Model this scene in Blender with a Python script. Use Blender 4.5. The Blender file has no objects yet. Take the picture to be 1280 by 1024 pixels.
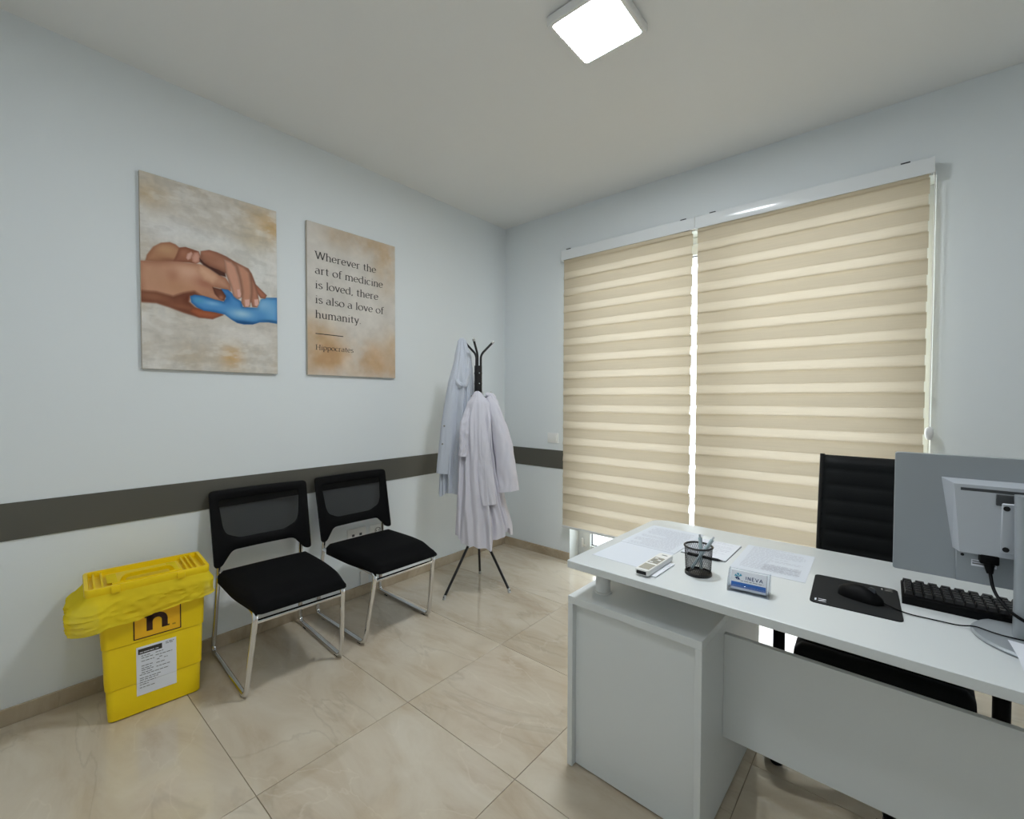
import bpy, bmesh, math, random
import numpy as np
from mathutils import Vector, Matrix, noise as mnoise
random.seed(7); np.random.seed(7)
PI = math.pi
scene = bpy.context.scene
C = scene.collection

# ------------------------------------------------------------------ camera, world, exposure
CAM = Vector((2.6609, -3.0221, 1.3011))
right = Vector((0.761045, 0.648693, 0.002948)); down = Vector((0.017675, -0.016194, -0.999713)); fwd = Vector((-0.648459, 0.760878, -0.023790))
cd = bpy.data.cameras.new('camera'); cam = bpy.data.objects.new('camera', cd); C.objects.link(cam)
m = Matrix.Identity(4)
for i in range(3):
    m[i][0] = right[i]; m[i][1] = -down[i]; m[i][2] = -fwd[i]; m[i][3] = CAM[i]
cam.matrix_world = m
cd.sensor_width = 36.0; cd.lens = 561.417 / 1280 * 36; cd.clip_start = 0.02
scene.camera = cam

world = bpy.data.worlds.new('overcast_sky'); scene.world = world; world.use_nodes = True
bg = world.node_tree.nodes['Background']
bg.inputs['Color'].default_value = (0.90, 0.95, 1.0, 1); bg.inputs['Strength'].default_value = 8.5

vs = scene.view_settings
vs.view_transform = 'Standard'; vs.look = 'None'; vs.gamma = 1.0; vs.use_curve_mapping = False
vs.exposure = 0.0
LAMP_POWER = 110.0     # emission strength of the ceiling panel in view
FILL_PANEL_POWER = 40.0  # added fill panel, out of view over the near end, brightens the left wall

# ------------------------------------------------------------------ helpers
def srgb(r, g, b):
    f = lambda c: ((c/255.0)/12.92 if c/255.0 <= 0.04045 else ((c/255.0+0.055)/1.055)**2.4)
    return (f(r), f(g), f(b), 1.0)

def mat(name, col, rough=0.5, metal=0.0, spec=0.5, alpha=None, emis=None, estr=0.0, bump=None, bscale=200.0, coat=0.0, trans=0.0, ior=1.45, var=0.0, vscale=6.0):
    mt = bpy.data.materials.new(name); mt.use_nodes = True
    nt = mt.node_tree; b = nt.nodes['Principled BSDF']
    b.inputs['Base Color'].default_value = col; b.inputs['Roughness'].default_value = rough
    b.inputs['Metallic'].default_value = metal; b.inputs['Specular IOR Level'].default_value = spec
    b.inputs['IOR'].default_value = ior
    b.inputs['Coat Weight'].default_value = coat
    b.inputs['Transmission Weight'].default_value = trans
    if alpha is not None: b.inputs['Alpha'].default_value = alpha
    if emis: b.inputs['Emission Color'].default_value = emis; b.inputs['Emission Strength'].default_value = estr
    tc = nt.nodes.new('ShaderNodeTexCoord')
    if bump:
        n = nt.nodes.new('ShaderNodeTexNoise'); n.inputs['Scale'].default_value = bscale; n.inputs['Detail'].default_value = 3
        nt.links.new(tc.outputs['Object'], n.inputs['Vector'])
        bp = nt.nodes.new('ShaderNodeBump'); bp.inputs['Strength'].default_value = bump; bp.inputs['Distance'].default_value = 0.002
        nt.links.new(n.outputs['Fac'], bp.inputs['Height']); nt.links.new(bp.outputs['Normal'], b.inputs['Normal'])
    if var:
        n = nt.nodes.new('ShaderNodeTexNoise'); n.inputs['Scale'].default_value = vscale; n.inputs['Detail'].default_value = 4
        nt.links.new(tc.outputs['Object'], n.inputs['Vector'])
        mx = nt.nodes.new('ShaderNodeMix'); mx.data_type = 'RGBA'
        mx.inputs[6].default_value = tuple(c*(1-var) for c in col[:3]) + (1,); mx.inputs[7].default_value = tuple(min(1, c*(1+var)) for c in col[:3]) + (1,)
        nt.links.new(n.outputs['Fac'], mx.inputs[0]); nt.links.new(mx.outputs[2], b.inputs['Base Color'])
    return mt

M = {}
def obj(name, bm, material, parent=None, smooth=0.7):
    me = bpy.data.meshes.new(name); bm.normal_update(); bm.to_mesh(me); bm.free()
    if isinstance(material, str): material = M[material]
    if not me.materials: me.materials.append(material)
    if smooth is not None and len(me.polygons):
        me.shade_smooth(); me.set_sharp_from_angle(angle=smooth)
    o = bpy.data.objects.new(name, me); C.objects.link(o)
    if parent is not None: o.parent = parent
    return o

def tag(o, label, cat=None, group=None):
    o['label'] = label
    if cat: o['category'] = cat
    if group: o['group'] = group
    return o
def thing(name, label, cat, loc=(0, 0, 0), rz=0.0, group=None):
    o = bpy.data.objects.new(name, None); C.objects.link(o); o.empty_display_size = 0.05
    o.location = loc; o.rotation_euler = (0, 0, rz)
    return tag(o, label, cat, group)
def struct(name, bm, material, label=None, **k):
    o = obj(name, bm, material, **k); o['kind'] = 'structure'
    if label: o['label'] = label
    return o
def copy_tree(o, parent=None):
    c = o.copy(); C.objects.link(c)
    if parent is not None: c.parent = parent
    for ch in list(o.children): copy_tree(ch, c)
    return c

def B(): return bmesh.new()
def merge(bm, tmp, mx=None):
    if mx is not None: bmesh.ops.transform(tmp, matrix=mx, verts=tmp.verts)
    me = bpy.data.meshes.new('tmp'); tmp.to_mesh(me); tmp.free(); bm.from_mesh(me); bpy.data.meshes.remove(me)
    return bm
def box(bm, x0, x1, y0, y1, z0, z1, bev=0.0, seg=2, mx=None):
    t = B(); bmesh.ops.create_cube(t, size=1.0)
    bmesh.ops.transform(t, matrix=Matrix.Translation(((x0+x1)/2, (y0+y1)/2, (z0+z1)/2)) @ Matrix.Diagonal((abs(x1-x0), abs(y1-y0), abs(z1-z0), 1)), verts=t.verts)
    if bev: bmesh.ops.bevel(t, geom=t.edges[:], offset=bev, segments=seg, affect='EDGES', profile=0.5)
    return merge(bm, t, mx)
def cyl(bm, p0, p1, r0, r1=None, n=20):
    p0, p1 = Vector(p0), Vector(p1); r1 = r0 if r1 is None else r1
    d = p1-p0; t = B(); bmesh.ops.create_cone(t, cap_ends=True, segments=n, radius1=r0, radius2=r1, depth=d.length)
    return merge(bm, t, Matrix.Translation((p0+p1)/2) @ d.to_track_quat('Z', 'Y').to_matrix().to_4x4())
def fillet(pts, r, n=6, closed=False):
    pts = [Vector(p) for p in pts]; out = []; N = len(pts)
    for i, p in enumerate(pts):
        if not closed and (i == 0 or i == N-1): out.append(p); continue
        a, b = pts[i-1], pts[(i+1) % N]
        d0, d1 = (a-p), (b-p); l = min(r, d0.length*0.49, d1.length*0.49)
        s, e = p+d0.normalized()*l, p+d1.normalized()*l
        for k in range(n+1):
            t = k/n; out.append(s*(1-t)**2 + p*2*t*(1-t) + e*t*t)
    return out
def tube(bm, pts, r, n=10, closed=False, prof=None, up=None, caps=True):
    """sweep a circle (or the profile prof) along pts; r may be a list"""
    pts = [Vector(p) for p in pts]; N = len(pts)
    rs = r if isinstance(r, (list, tuple)) else [r]*N
    tang = []
    for i in range(N):
        a = pts[i-1] if (i > 0 or closed) else pts[i]; b = pts[(i+1) % N] if (i < N-1 or closed) else pts[i]
        tang.append((b-a).normalized())
    nrm = Vector(up) if up is not None else (Vector((0, 0, 1)) if abs(tang[0].z) < 0.9 else Vector((1, 0, 0)))
    rings = []
    for i in range(N):
        t = tang[i]; nrm = (nrm - t*nrm.dot(t)); nrm = nrm.normalized() if nrm.length > 1e-6 else t.orthogonal().normalized()
        bn = t.cross(nrm)
        if prof: ring = [bm.verts.new(pts[i] + nrm*(u*rs[i]) + bn*(v*rs[i])) for u, v in prof]
        else: ring = [bm.verts.new(pts[i] + (nrm*math.cos(2*PI*k/n) + bn*math.sin(2*PI*k/n))*rs[i]) for k in range(n)]
        rings.append(ring)
    K = len(rings[0])
    for i in range(N if closed else N-1):
        a, b = rings[i], rings[(i+1) % N]
        for k in range(K): bm.faces.new((a[k], a[(k+1) % K], b[(k+1) % K], b[k]))
    if caps and not closed:
        bm.faces.new(list(reversed(rings[0]))); bm.faces.new(rings[-1])
    return bm
def lathe(bm, prof, n=32, c=(0, 0, 0)):
    rings = []
    for r, z in prof:
        if r < 1e-6: rings.append([bm.verts.new((c[0], c[1], c[2]+z))])
        else: rings.append([bm.verts.new((c[0]+r*math.cos(2*PI*k/n), c[1]+r*math.sin(2*PI*k/n), c[2]+z)) for k in range(n)])
    for a, b in zip(rings, rings[1:]):
        for k in range(n):
            k2 = (k+1) % n
            if len(a) == 1 and len(b) == 1: continue
            if len(a) == 1: bm.faces.new((a[0], b[k2], b[k]))
            elif len(b) == 1: bm.faces.new((a[k], a[k2], b[0]))
            else: bm.faces.new((a[k], a[k2], b[k2], b[k]))
    return bm
def prism(bm, poly, f0, f1):
    """closed polygon [(a,b)...] mapped by f0(a,b), f1(a,b) to the two faces"""
    a = [bm.verts.new(f0(*p)) for p in poly]; b = [bm.verts.new(f1(*p)) for p in poly]; n = len(poly)
    bm.faces.new(a); bm.faces.new(list(reversed(b)))
    for i in range(n): bm.faces.new((a[i], b[i], b[(i+1) % n], a[(i+1) % n]))
    bmesh.ops.recalc_face_normals(bm, faces=bm.faces[:])
    return bm
def rrect(w, h, r, n=5, cx=0, cy=0):
    out = []
    for sx, sy, a0 in ((1, 1, 0), (-1, 1, 90), (-1, -1, 180), (1, -1, 270)):
        for k in range(n+1):
            a = math.radians(a0+90*k/n); out.append((cx+sx*(w/2-r)+r*math.cos(a), cy+sy*(h/2-r)+r*math.sin(a)))
    return out
def loft(bm, rings, cap0=True, cap1=True):
    vs_ = [[bm.verts.new(p) for p in r] for r in rings]; K = len(vs_[0])
    for a, b in zip(vs_, vs_[1:]):
        for k in range(K): bm.faces.new((a[k], a[(k+1) % K], b[(k+1) % K], b[k]))
    if cap0: bm.faces.new(list(reversed(vs_[0])))
    if cap1: bm.faces.new(vs_[-1])
    return bm
def quadxy(bm, f, a0, a1, b0, b1):
    bm.faces.new([bm.verts.new(f(a, b)) for a, b in ((a0, b0), (a1, b0), (a1, b1), (a0, b1))]); return bm
def smoothstep(a, b, x):
    t = max(0, min(1, (x-a)/(b-a))); return t*t*(3-2*t)
def interp(tab, t):
    if t <= tab[0][0]: return tab[0][1:]
    for p, q in zip(tab, tab[1:]):
        if t <= q[0]:
            s = (t-p[0])/(q[0]-p[0]); s = s*s*(3-2*s)*0.5+s*0.5
            return tuple(a+(b-a)*s for a, b in zip(p[1:], q[1:]))
    return tab[-1][1:]

# ------------------------------------------------------------------ materials
M['wall'] = mat('wall_paint', srgb(233, 238, 240), 0.75, bump=0.06, bscale=120, spec=0.25)
M['ceiling'] = mat('ceiling_paint', srgb(240, 240, 238), 0.85, bump=0.05, bscale=120, spec=0.2)
M['stripe'] = mat('stripe_laminate', srgb(92, 90, 82), 0.5, bump=0.05, bscale=60)
M['pvc'] = mat('white_pvc', srgb(232, 235, 236), 0.14)
M['desk'] = mat('white_melamine', srgb(226, 230, 230), 0.38, bump=0.04, bscale=500)
M['chrome'] = mat('chrome', (0.74, 0.75, 0.77, 1), 0.09, metal=1.0)
M['blackplastic'] = mat('black_plastic', (0.0025, 0.0025, 0.003, 1), 0.55, spec=0.16)
M['blackfabric'] = mat('black_fabric', (0.0025, 0.0025, 0.003, 1), 0.9, bump=0.5, bscale=900, spec=0.2)
M['leather'] = mat('black_leather', (0.003, 0.004, 0.0045, 1), 0.6, bump=0.25, bscale=350, spec=0.25)
M['blackmetal'] = mat('black_metal', (0.012, 0.011, 0.011, 1), 0.35)
M['tip'] = mat('clear_tip', srgb(190, 190, 188), 0.25)
M['yellow'] = mat('yellow_plastic', srgb(247, 212, 4), 0.4, var=0.03)
M['yellowdk'] = mat('logo_field', srgb(250, 190, 30), 0.5)
M['brown'] = mat('dark_print', srgb(58, 28, 20), 0.6)
M['ink'] = mat('grey_print', srgb(110, 110, 112), 0.7)
M['inkdk'] = mat('dark_grey_print', srgb(60, 56, 52), 0.7)
M['inkpale'] = mat('pale_print', srgb(188, 190, 200), 0.7)
M['paper'] = mat('paper', srgb(236, 239, 246), 0.7)
M['paperblue'] = mat('paper_bluish', srgb(226, 231, 239), 0.65)
M['white'] = mat('white_plastic', srgb(238, 238, 236), 0.35)
M['grey'] = mat('grey_plastic', srgb(150, 148, 140), 0.4)
M['lcd'] = mat('remote_display', srgb(176, 172, 160), 0.25)
M['black'] = mat('matt_black', (0.01, 0.01, 0.011, 1), 0.75)
M['rubber'] = mat('mat_cloth', (0.009, 0.010, 0.011, 1), 0.85, bump=0.3, bscale=1200)
M['key'] = mat('key_plastic', (0.018, 0.018, 0.020, 1), 0.5)
M['silver'] = mat('silver_plastic', srgb(160, 166, 171), 0.42, metal=0.15)
M['silverlt'] = mat('silver_plastic_light', srgb(196, 201, 208), 0.38, metal=0.15)
M['dkgrey'] = mat('dark_grey', srgb(70, 73, 76), 0.5)
M['blue'] = mat('card_blue', srgb(52, 110, 190), 0.5)
M['teal'] = mat('card_teal', srgb(70, 165, 195), 0.5)
M['navy'] = mat('card_navy', srgb(30, 60, 110), 0.5)
M['concrete'] = mat('balcony_concrete', srgb(214, 214, 212), 0.8, var=0.08, vscale=3)
M['baseboard'] = None

def glassmat(name, tint=(1, 1, 1, 1), gloss=0.08, rough=0.02):
    mt = bpy.data.materials.new(name); mt.use_nodes = True; nt = mt.node_tree; nt.nodes.clear()
    o = nt.nodes.new('ShaderNodeOutputMaterial'); t = nt.nodes.new('ShaderNodeBsdfTransparent'); g = nt.nodes.new('ShaderNodeBsdfGlossy')
    t.inputs['Color'].default_value = tint; g.inputs['Roughness'].default_value = rough
    lw = nt.nodes.new('ShaderNodeLayerWeight'); lw.inputs['Blend'].default_value = 0.25
    mr = nt.nodes.new('ShaderNodeMapRange'); mr.inputs['To Min'].default_value = gloss*0.5; mr.inputs['To Max'].default_value = min(1, gloss*5)
    mx = nt.nodes.new('ShaderNodeMixShader'); nt.links.new(lw.outputs['Fresnel'], mr.inputs['Value']); nt.links.new(mr.outputs['Result'], mx.inputs['Fac'])
    nt.links.new(t.outputs[0], mx.inputs[1]); nt.links.new(g.outputs[0], mx.inputs[2]); nt.links.new(mx.outputs[0], o.inputs['Surface'])
    return mt
M['glass'] = glassmat('window_glass', (0.94, 0.97, 0.98, 1))
M['acrylic'] = glassmat('clear_acrylic', (0.93, 0.95, 0.98, 1), 0.14, 0.05)

def clothmat(name, col, tcol, tfac, rough=0.8, thread=None, bump=0.2, bscale=400, alpha=1.0):
    """diffuse + translucent cloth; thread = (dark colour, axis scales) streaky weave"""
    mt = bpy.data.materials.new(name); mt.use_nodes = True; nt = mt.node_tree; nt.nodes.clear()
    o = nt.nodes.new('ShaderNodeOutputMaterial'); d = nt.nodes.new('ShaderNodeBsdfDiffuse'); t = nt.nodes.new('ShaderNodeBsdfTranslucent')
    d.inputs['Color'].default_value = col; t.inputs['Color'].default_value = tcol
    mx = nt.nodes.new('ShaderNodeMixShader'); mx.inputs['Fac'].default_value = tfac
    nt.links.new(d.outputs[0], mx.inputs[1]); nt.links.new(t.outputs[0], mx.inputs[2])
    tc = nt.nodes.new('ShaderNodeTexCoord')
    n = nt.nodes.new('ShaderNodeTexNoise'); n.inputs['Scale'].default_value = bscale
    nt.links.new(tc.outputs['Object'], n.inputs['Vector'])
    bp = nt.nodes.new('ShaderNodeBump'); bp.inputs['Strength'].default_value = bump; bp.inputs['Distance'].default_value = 0.001
    nt.links.new(n.outputs['Fac'], bp.inputs['Height'])
    nt.links.new(bp.outputs[0], d.inputs['Normal'])
    if thread:
        mp = nt.nodes.new('ShaderNodeMapping'); mp.inputs['Scale'].default_value = thread[1]
        geo = nt.nodes.new('ShaderNodeNewGeometry')
        nt.links.new(geo.outputs['Position'], mp.inputs['Vector'])
        n2 = nt.nodes.new('ShaderNodeTexNoise'); n2.inputs['Scale'].default_value = 1.0; n2.inputs['Detail'].default_value = 2
        nt.links.new(mp.outputs[0], n2.inputs['Vector'])
        for node, base in ((d, col), (t, tcol)):
            c = nt.nodes.new('ShaderNodeMix'); c.data_type = 'RGBA'
            k = thread[0]
            c.inputs[6].default_value = tuple(x*k for x in base[:3]) + (1,); c.inputs[7].default_value = tuple(min(1, x*(2-k)) for x in base[:3]) + (1,)
            nt.links.new(n2.outputs['Fac'], c.inputs[0]); nt.links.new(c.outputs[2], node.inputs['Color'])
    last = mx
    if alpha < 1:
        tr = nt.nodes.new('ShaderNodeBsdfTransparent'); mx2 = nt.nodes.new('ShaderNodeMixShader'); mx2.inputs['Fac'].default_value = alpha
        nt.links.new(tr.outputs[0], mx2.inputs[1]); nt.links.new(mx.outputs[0], mx2.inputs[2]); last = mx2
    nt.links.new(last.outputs[0], o.inputs['Surface'])
    return mt
M['coat'] = clothmat('white_coat_cotton', srgb(224, 222, 231), srgb(215, 213, 226), 0.12, bump=0.25, bscale=300)
M['coatblue'] = clothmat('bluish_coat_cotton', srgb(214, 219, 229), srgb(205, 212, 225), 0.12, bump=0.25, bscale=300)
M['blindfront'] = clothmat('blind_light_band', srgb(206, 194, 170), srgb(234, 217, 194), 0.162, thread=(0.93, (3, 3, 260)))
M['blindback'] = clothmat('blind_dark_band', srgb(203, 190, 165), srgb(224, 206, 181), 0.100, thread=(0.93, (3, 3, 260)))
M['bag'] = clothmat('yellow_film', srgb(255, 234, 60), srgb(255, 236, 70), 0.30, alpha=0.88)
M['mesh'] = clothmat('black_mesh', (0.01, 0.01, 0.011, 1), (0.01, 0.01, 0.01, 1), 0.05, alpha=0.72)
M['wire'] = clothmat('black_wire_mesh', (0.012, 0.012, 0.012, 1), (0.01, 0.01, 0.01, 1), 0.05, alpha=0.30)
M['penpale'] = mat('pale_pen_plastic', srgb(196, 214, 220), 0.3)
M['canvas_edge'] = mat('canvas_edge', srgb(196, 186, 170), 0.8)

def marble(name, base, dark, light, rough, joint=False, seed_random=True, scale=1.0):
    mt = bpy.data.materials.new(name); mt.use_nodes = True; nt = mt.node_tree; b = nt.nodes['Principled BSDF']
    geo = nt.nodes.new('ShaderNodeNewGeometry'); oi = nt.nodes.new('ShaderNodeObjectInfo')
    vm = nt.nodes.new('ShaderNodeVectorMath'); vm.operation = 'SCALE'; vm.inputs['Scale'].default_value = 37.0
    cmb = nt.nodes.new('ShaderNodeCombineXYZ')
    for i in range(3): nt.links.new(oi.outputs['Random'], cmb.inputs[i])
    nt.links.new(cmb.outputs[0], vm.inputs[0])
    add = nt.nodes.new('ShaderNodeVectorMath'); add.operation = 'ADD'
    nt.links.new(geo.outputs['Position'], add.inputs[0]); nt.links.new(vm.outputs[0], add.inputs[1])
    mp = nt.nodes.new('ShaderNodeMapping'); mp.inputs['Rotation'].default_value = (0, 0, 0.5); mp.inputs['Scale'].default_value = (1.0*scale, 2.4*scale, 1.0*scale)
    nt.links.new(add.outputs[0], mp.inputs['Vector'])
    n1 = nt.nodes.new('ShaderNodeTexNoise'); n1.inputs['Scale'].default_value = 2.2; n1.inputs['Detail'].default_value = 8; n1.inputs['Roughness'].default_value = 0.6; n1.inputs['Distortion'].default_value = 0.8
    nt.links.new(mp.outputs[0], n1.inputs['Vector'])
    cr = nt.nodes.new('ShaderNodeValToRGB'); e = cr.color_ramp.elements
    e[0].position = 0.30; e[0].color = dark; e[1].position = 0.72; e[1].color = light
    k = cr.color_ramp.elements.new(0.5); k.color = base
    nt.links.new(n1.outputs['Fac'], cr.inputs['Fac'])
    # thin veins
    n2 = nt.nodes.new('ShaderNodeTexNoise'); n2.inputs['Scale'].default_value = 0.9; n2.inputs['Detail'].default_value = 6; n2.inputs['Distortion'].default_value = 0.7
    nt.links.new(mp.outputs[0], n2.inputs['Vector'])
    s = nt.nodes.new('ShaderNodeMath'); s.operation = 'SUBTRACT'; s.inputs[1].default_value = 0.5; nt.links.new(n2.outputs['Fac'], s.inputs[0])
    ab = nt.nodes.new('ShaderNodeMath'); ab.operation = 'ABSOLUTE'; nt.links.new(s.outputs[0], ab.inputs[0])
    mr = nt.nodes.new('ShaderNodeMapRange'); mr.inputs['From Min'].default_value = 0.0; mr.inputs['From Max'].default_value = 0.012; mr.inputs['To Min'].default_value = 0.22; mr.inputs['To Max'].default_value = 0.0
    nt.links.new(ab.outputs[0], mr.inputs['Value'])
    mx = nt.nodes.new('ShaderNodeMix'); mx.data_type = 'RGBA'; mx.inputs[7].default_value = tuple(c*0.62 for c in dark[:3]) + (1,)
    nt.links.new(mr.outputs[0], mx.inputs[0]); nt.links.new(cr.outputs[0], mx.inputs[6])
    # small pale cracks
    n3 = nt.nodes.new('ShaderNodeTexNoise'); n3.inputs['Scale'].default_value = 1.3; n3.inputs['Detail'].default_value = 6; n3.inputs['Distortion'].default_value = 0.6
    nt.links.new(mp.outputs[0], n3.inputs['Vector'])
    s3 = nt.nodes.new('ShaderNodeMath'); s3.operation = 'SUBTRACT'; s3.inputs[1].default_value = 0.46; nt.links.new(n3.outputs['Fac'], s3.inputs[0])
    ab3 = nt.nodes.new('ShaderNodeMath'); ab3.operation = 'ABSOLUTE'; nt.links.new(s3.outputs[0], ab3.inputs[0])
    mr3 = nt.nodes.new('ShaderNodeMapRange'); mr3.inputs['From Max'].default_value = 0.008; mr3.inputs['To Min'].default_value = 0.28; mr3.inputs['To Max'].default_value = 0.0
    nt.links.new(ab3.outputs[0], mr3.inputs['Value'])
    mx3 = nt.nodes.new('ShaderNodeMix'); mx3.data_type = 'RGBA'; mx3.inputs[7].default_value = tuple(min(1, c*1.12) for c in light[:3]) + (1,)
    nt.links.new(mr3.outputs[0], mx3.inputs[0]); nt.links.new(mx.outputs[2], mx3.inputs[6])
    # each tile a little lighter or darker
    hv = nt.nodes.new('ShaderNodeHueSaturation')
    mv = nt.nodes.new('ShaderNodeMapRange'); mv.inputs['To Min'].default_value = 0.95; mv.inputs['To Max'].default_value = 1.05
    nt.links.new(oi.outputs['Random'], mv.inputs['Value']); nt.links.new(mv.outputs[0], hv.inputs['Value'])
    nt.links.new(mx3.outputs[2], hv.inputs['Color']); nt.links.new(hv.outputs[0], b.inputs['Base Color'])
    b.inputs['Roughness'].default_value = rough; b.inputs['IOR'].default_value = 1.62
    return mt
M['tile'] = marble('polished_beige_marble_tile', srgb(206, 193, 172), srgb(190, 172, 148), srgb(216, 206, 188), 0.045)
M['baseboard'] = marble('beige_marble_skirting', srgb(184, 168, 144), srgb(166, 148, 122), srgb(198, 184, 162), 0.25)
M['grout'] = mat('tile_grout', srgb(140, 127, 108), 0.8)

# ------------------------------------------------------------------ the room
RX, RY, RH = 3.9, -3.45, 2.805            # right wall x, near wall y, ceiling height
WX0, WX1, WZ1 = 0.697, 2.797, 2.40        # window opening
WT = 0.25                                  # wall thickness
struct('ceiling', box(B(), -WT, RX+WT, RY-WT, WT, RH, RH+0.2), 'ceiling', 'smooth off-white painted ceiling')
struct('wall_left', box(B(), -WT, 0, RY-WT, WT, -0.2, RH), 'wall', 'white painted wall behind the chairs')
struct('wall_right', box(B(), RX, RX+WT, RY-WT, WT, -0.2, RH), 'wall', 'white painted side wall')
struct('wall_near', box(B(), 0, RX, RY-WT, RY, -0.2, RH), 'wall', 'white painted near wall')
b = B()
box(b, 0, WX0, 0, WT, -0.2, RH); box(b, WX1, RX, 0, WT, -0.2, RH); box(b, WX0, WX1, 0, WT, WZ1, RH)
struct('wall_far', b, 'wall', 'white painted wall with the window opening')

fl = struct('floor', box(B(), 0, RX, RY, 0.0, -0.2, -0.0025), 'grout', 'grey beige grout bed under the marble tiles')
xs = [0.0] + [0.4946+0.6*i for i in range(1, 7) if 0.4946+0.6*i < RX] + [RX]   # the wall column is one long tile
ys = sorted([0.0, RY] + [-0.0677-0.6*j for j in range(0, 8) if -0.0677-0.6*j > RY])
tile_cache = {}
for x0, x1 in zip(xs, xs[1:]):
    for y0, y1 in zip(ys, ys[1:]):
        w, h = round(x1-x0, 4), round(y1-y0, 4)
        if (w, h) not in tile_cache:
            t = obj('tile', box(B(), -w/2+0.0010, w/2-0.0010, -h/2+0.0010, h/2-0.0010, -0.009, 0.0, 0.0008, 1), 'tile', fl)
            tile_cache[(w, h)] = t.data
        else:
            t = bpy.data.objects.new('tile', tile_cache[(w, h)]); C.objects.link(t); t.parent = fl
        t.location = ((x0+x1)/2, (y0+y1)/2, 0)

# grey stripe and skirting
S0, S1 = 0.734, 0.883
struct('trim_1', box(B(), 0, 0.006, RY, 0, S0, S1, 0.001, 1), 'stripe', 'dark grey protective band along the white left wall')
struct('trim_2', box(B(), 0.006, 0.672, -0.006, 0, S0, S1, 0.001, 1), 'stripe', 'short dark grey band between coat rack corner and window')
struct('trim_3', box(B(), WX1+0.03, RX, -0.006, 0, S0, S1, 0.001, 1), 'stripe', 'dark grey band right of the window')
BB = 0.068
struct('baseboard_left', box(B(), 0, 0.010, RY, 0, 0, BB, 0.0015, 1), 'baseboard', 'low beige marble skirting along the left wall')
struct('baseboard_far', box(B(), 0.010, WX0, -0.010, 0, 0, BB, 0.0015, 1), 'baseboard', 'low beige marble skirting below the short far wall')
struct('baseboard_right', box(B(), WX1, RX, -0.010, 0, 0, BB, 0.0015, 1), 'baseboard', 'low beige marble skirting right of the window')

# window: white frame, two sashes with glass
win = bpy.data.objects.new('window_1', None); C.objects.link(win); win['kind'] = 'structure'; win['label'] = 'tall white plastic glazed balcony window behind the blinds'
win.location = (WX0, 0.0, 0.0)
WW = WX1-WX0
b = B(); fy0, fy1 = 0.13, 0.20
box(b, 0, 0.05, fy0, fy1, 0, WZ1, 0.004); box(b, WW-0.05, WW, fy0, fy1, 0, WZ1, 0.004)
box(b, 0.05, WW-0.05, fy0, fy1, WZ1-0.05, WZ1, 0.004); box(b, 0.05, WW-0.05, fy0, fy1, 0.0, 0.05, 0.004)
box(b, WW/2-0.03, WW/2+0.03, fy0, fy1, 0.05, WZ1-0.05, 0.004)
obj('window_frame', b, 'pvc', win)
for s0, s1 in ((0.045, WW/2-0.025), (WW/2+0.025, WW-0.045)):
    sb = B(); t = 0.075
    box(sb, s0, s0+t, fy0-0.015, fy1-0.015, 0.045, WZ1-0.045, 0.006); box(sb, s1-t, s1, fy0-0.015, fy1-0.015, 0.045, WZ1-0.045, 0.006)
    box(sb, s0+t, s1-t, fy0-0.015, fy1-0.015, 0.045, 0.045+t, 0.006); box(sb, s0+t, s1-t, fy0-0.015, fy1-0.015, WZ1-0.045-t, WZ1-0.045, 0.006)
    sash = obj('sash', sb, 'pvc', win)
    gb = B(); box(gb, s0+t, s1-t, fy0+0.018, fy0+0.022, 0.045+t, WZ1-0.045-t); obj('pane', gb, 'glass', sash)
    gk = B()
    for zz in (0.045+t, WZ1-0.045-t-0.006): box(gk, s0+t, s1-t, fy0+0.010, fy0+0.017, zz, zz+0.006)
    for xx in (s0+t, s1-t-0.006): box(gk, xx, xx+0.006, fy0+0.010, fy0+0.017, 0.045+t, WZ1-0.045-t)
    obj('gasket', gk, 'dkgrey', sash)
hb = B(); cyl(hb, (0.052, fy0-0.022, 0.10), (0.052, fy0-0.022, 0.17), 0.009); box(hb, 0.045, 0.085, fy0-0.026, fy0-0.014, 0.105, 0.12, 0.002)
obj('hinge', hb, 'white', win)
hd = B(); box(hd, WW/2+0.05, WW/2+0.075, fy0-0.03, fy0-0.015, 1.0, 1.07, 0.003); tube(hd, fillet([(WW/2+0.062, fy0-0.02, 1.035), (WW/2+0.062, fy0-0.06, 1.035), (WW/2+0.062, fy0-0.06, 0.92)], 0.01), 0.008)
obj('window_handle', hd, 'white', win)
struct('window_sill', box(B(), WX0, WX1, 0.0, 0.13, -0.02, 0.002, 0.001, 1), 'baseboard', 'marble threshold inside the window opening')
struct('balcony_slab', box(B(), -1.5, RX+1.5, WT, 3.2, -0.25, -0.03), 'concrete', 'pale concrete balcony floor outside the window')

struct('added_shade_slab', box(B(), -1.5, RX+1.5, WT, 2.4, 2.56, 2.8), 'concrete', 'added unseen slab above the window shading the top of the blinds')  # unseen overhang added so the blinds darken towards the top

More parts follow.
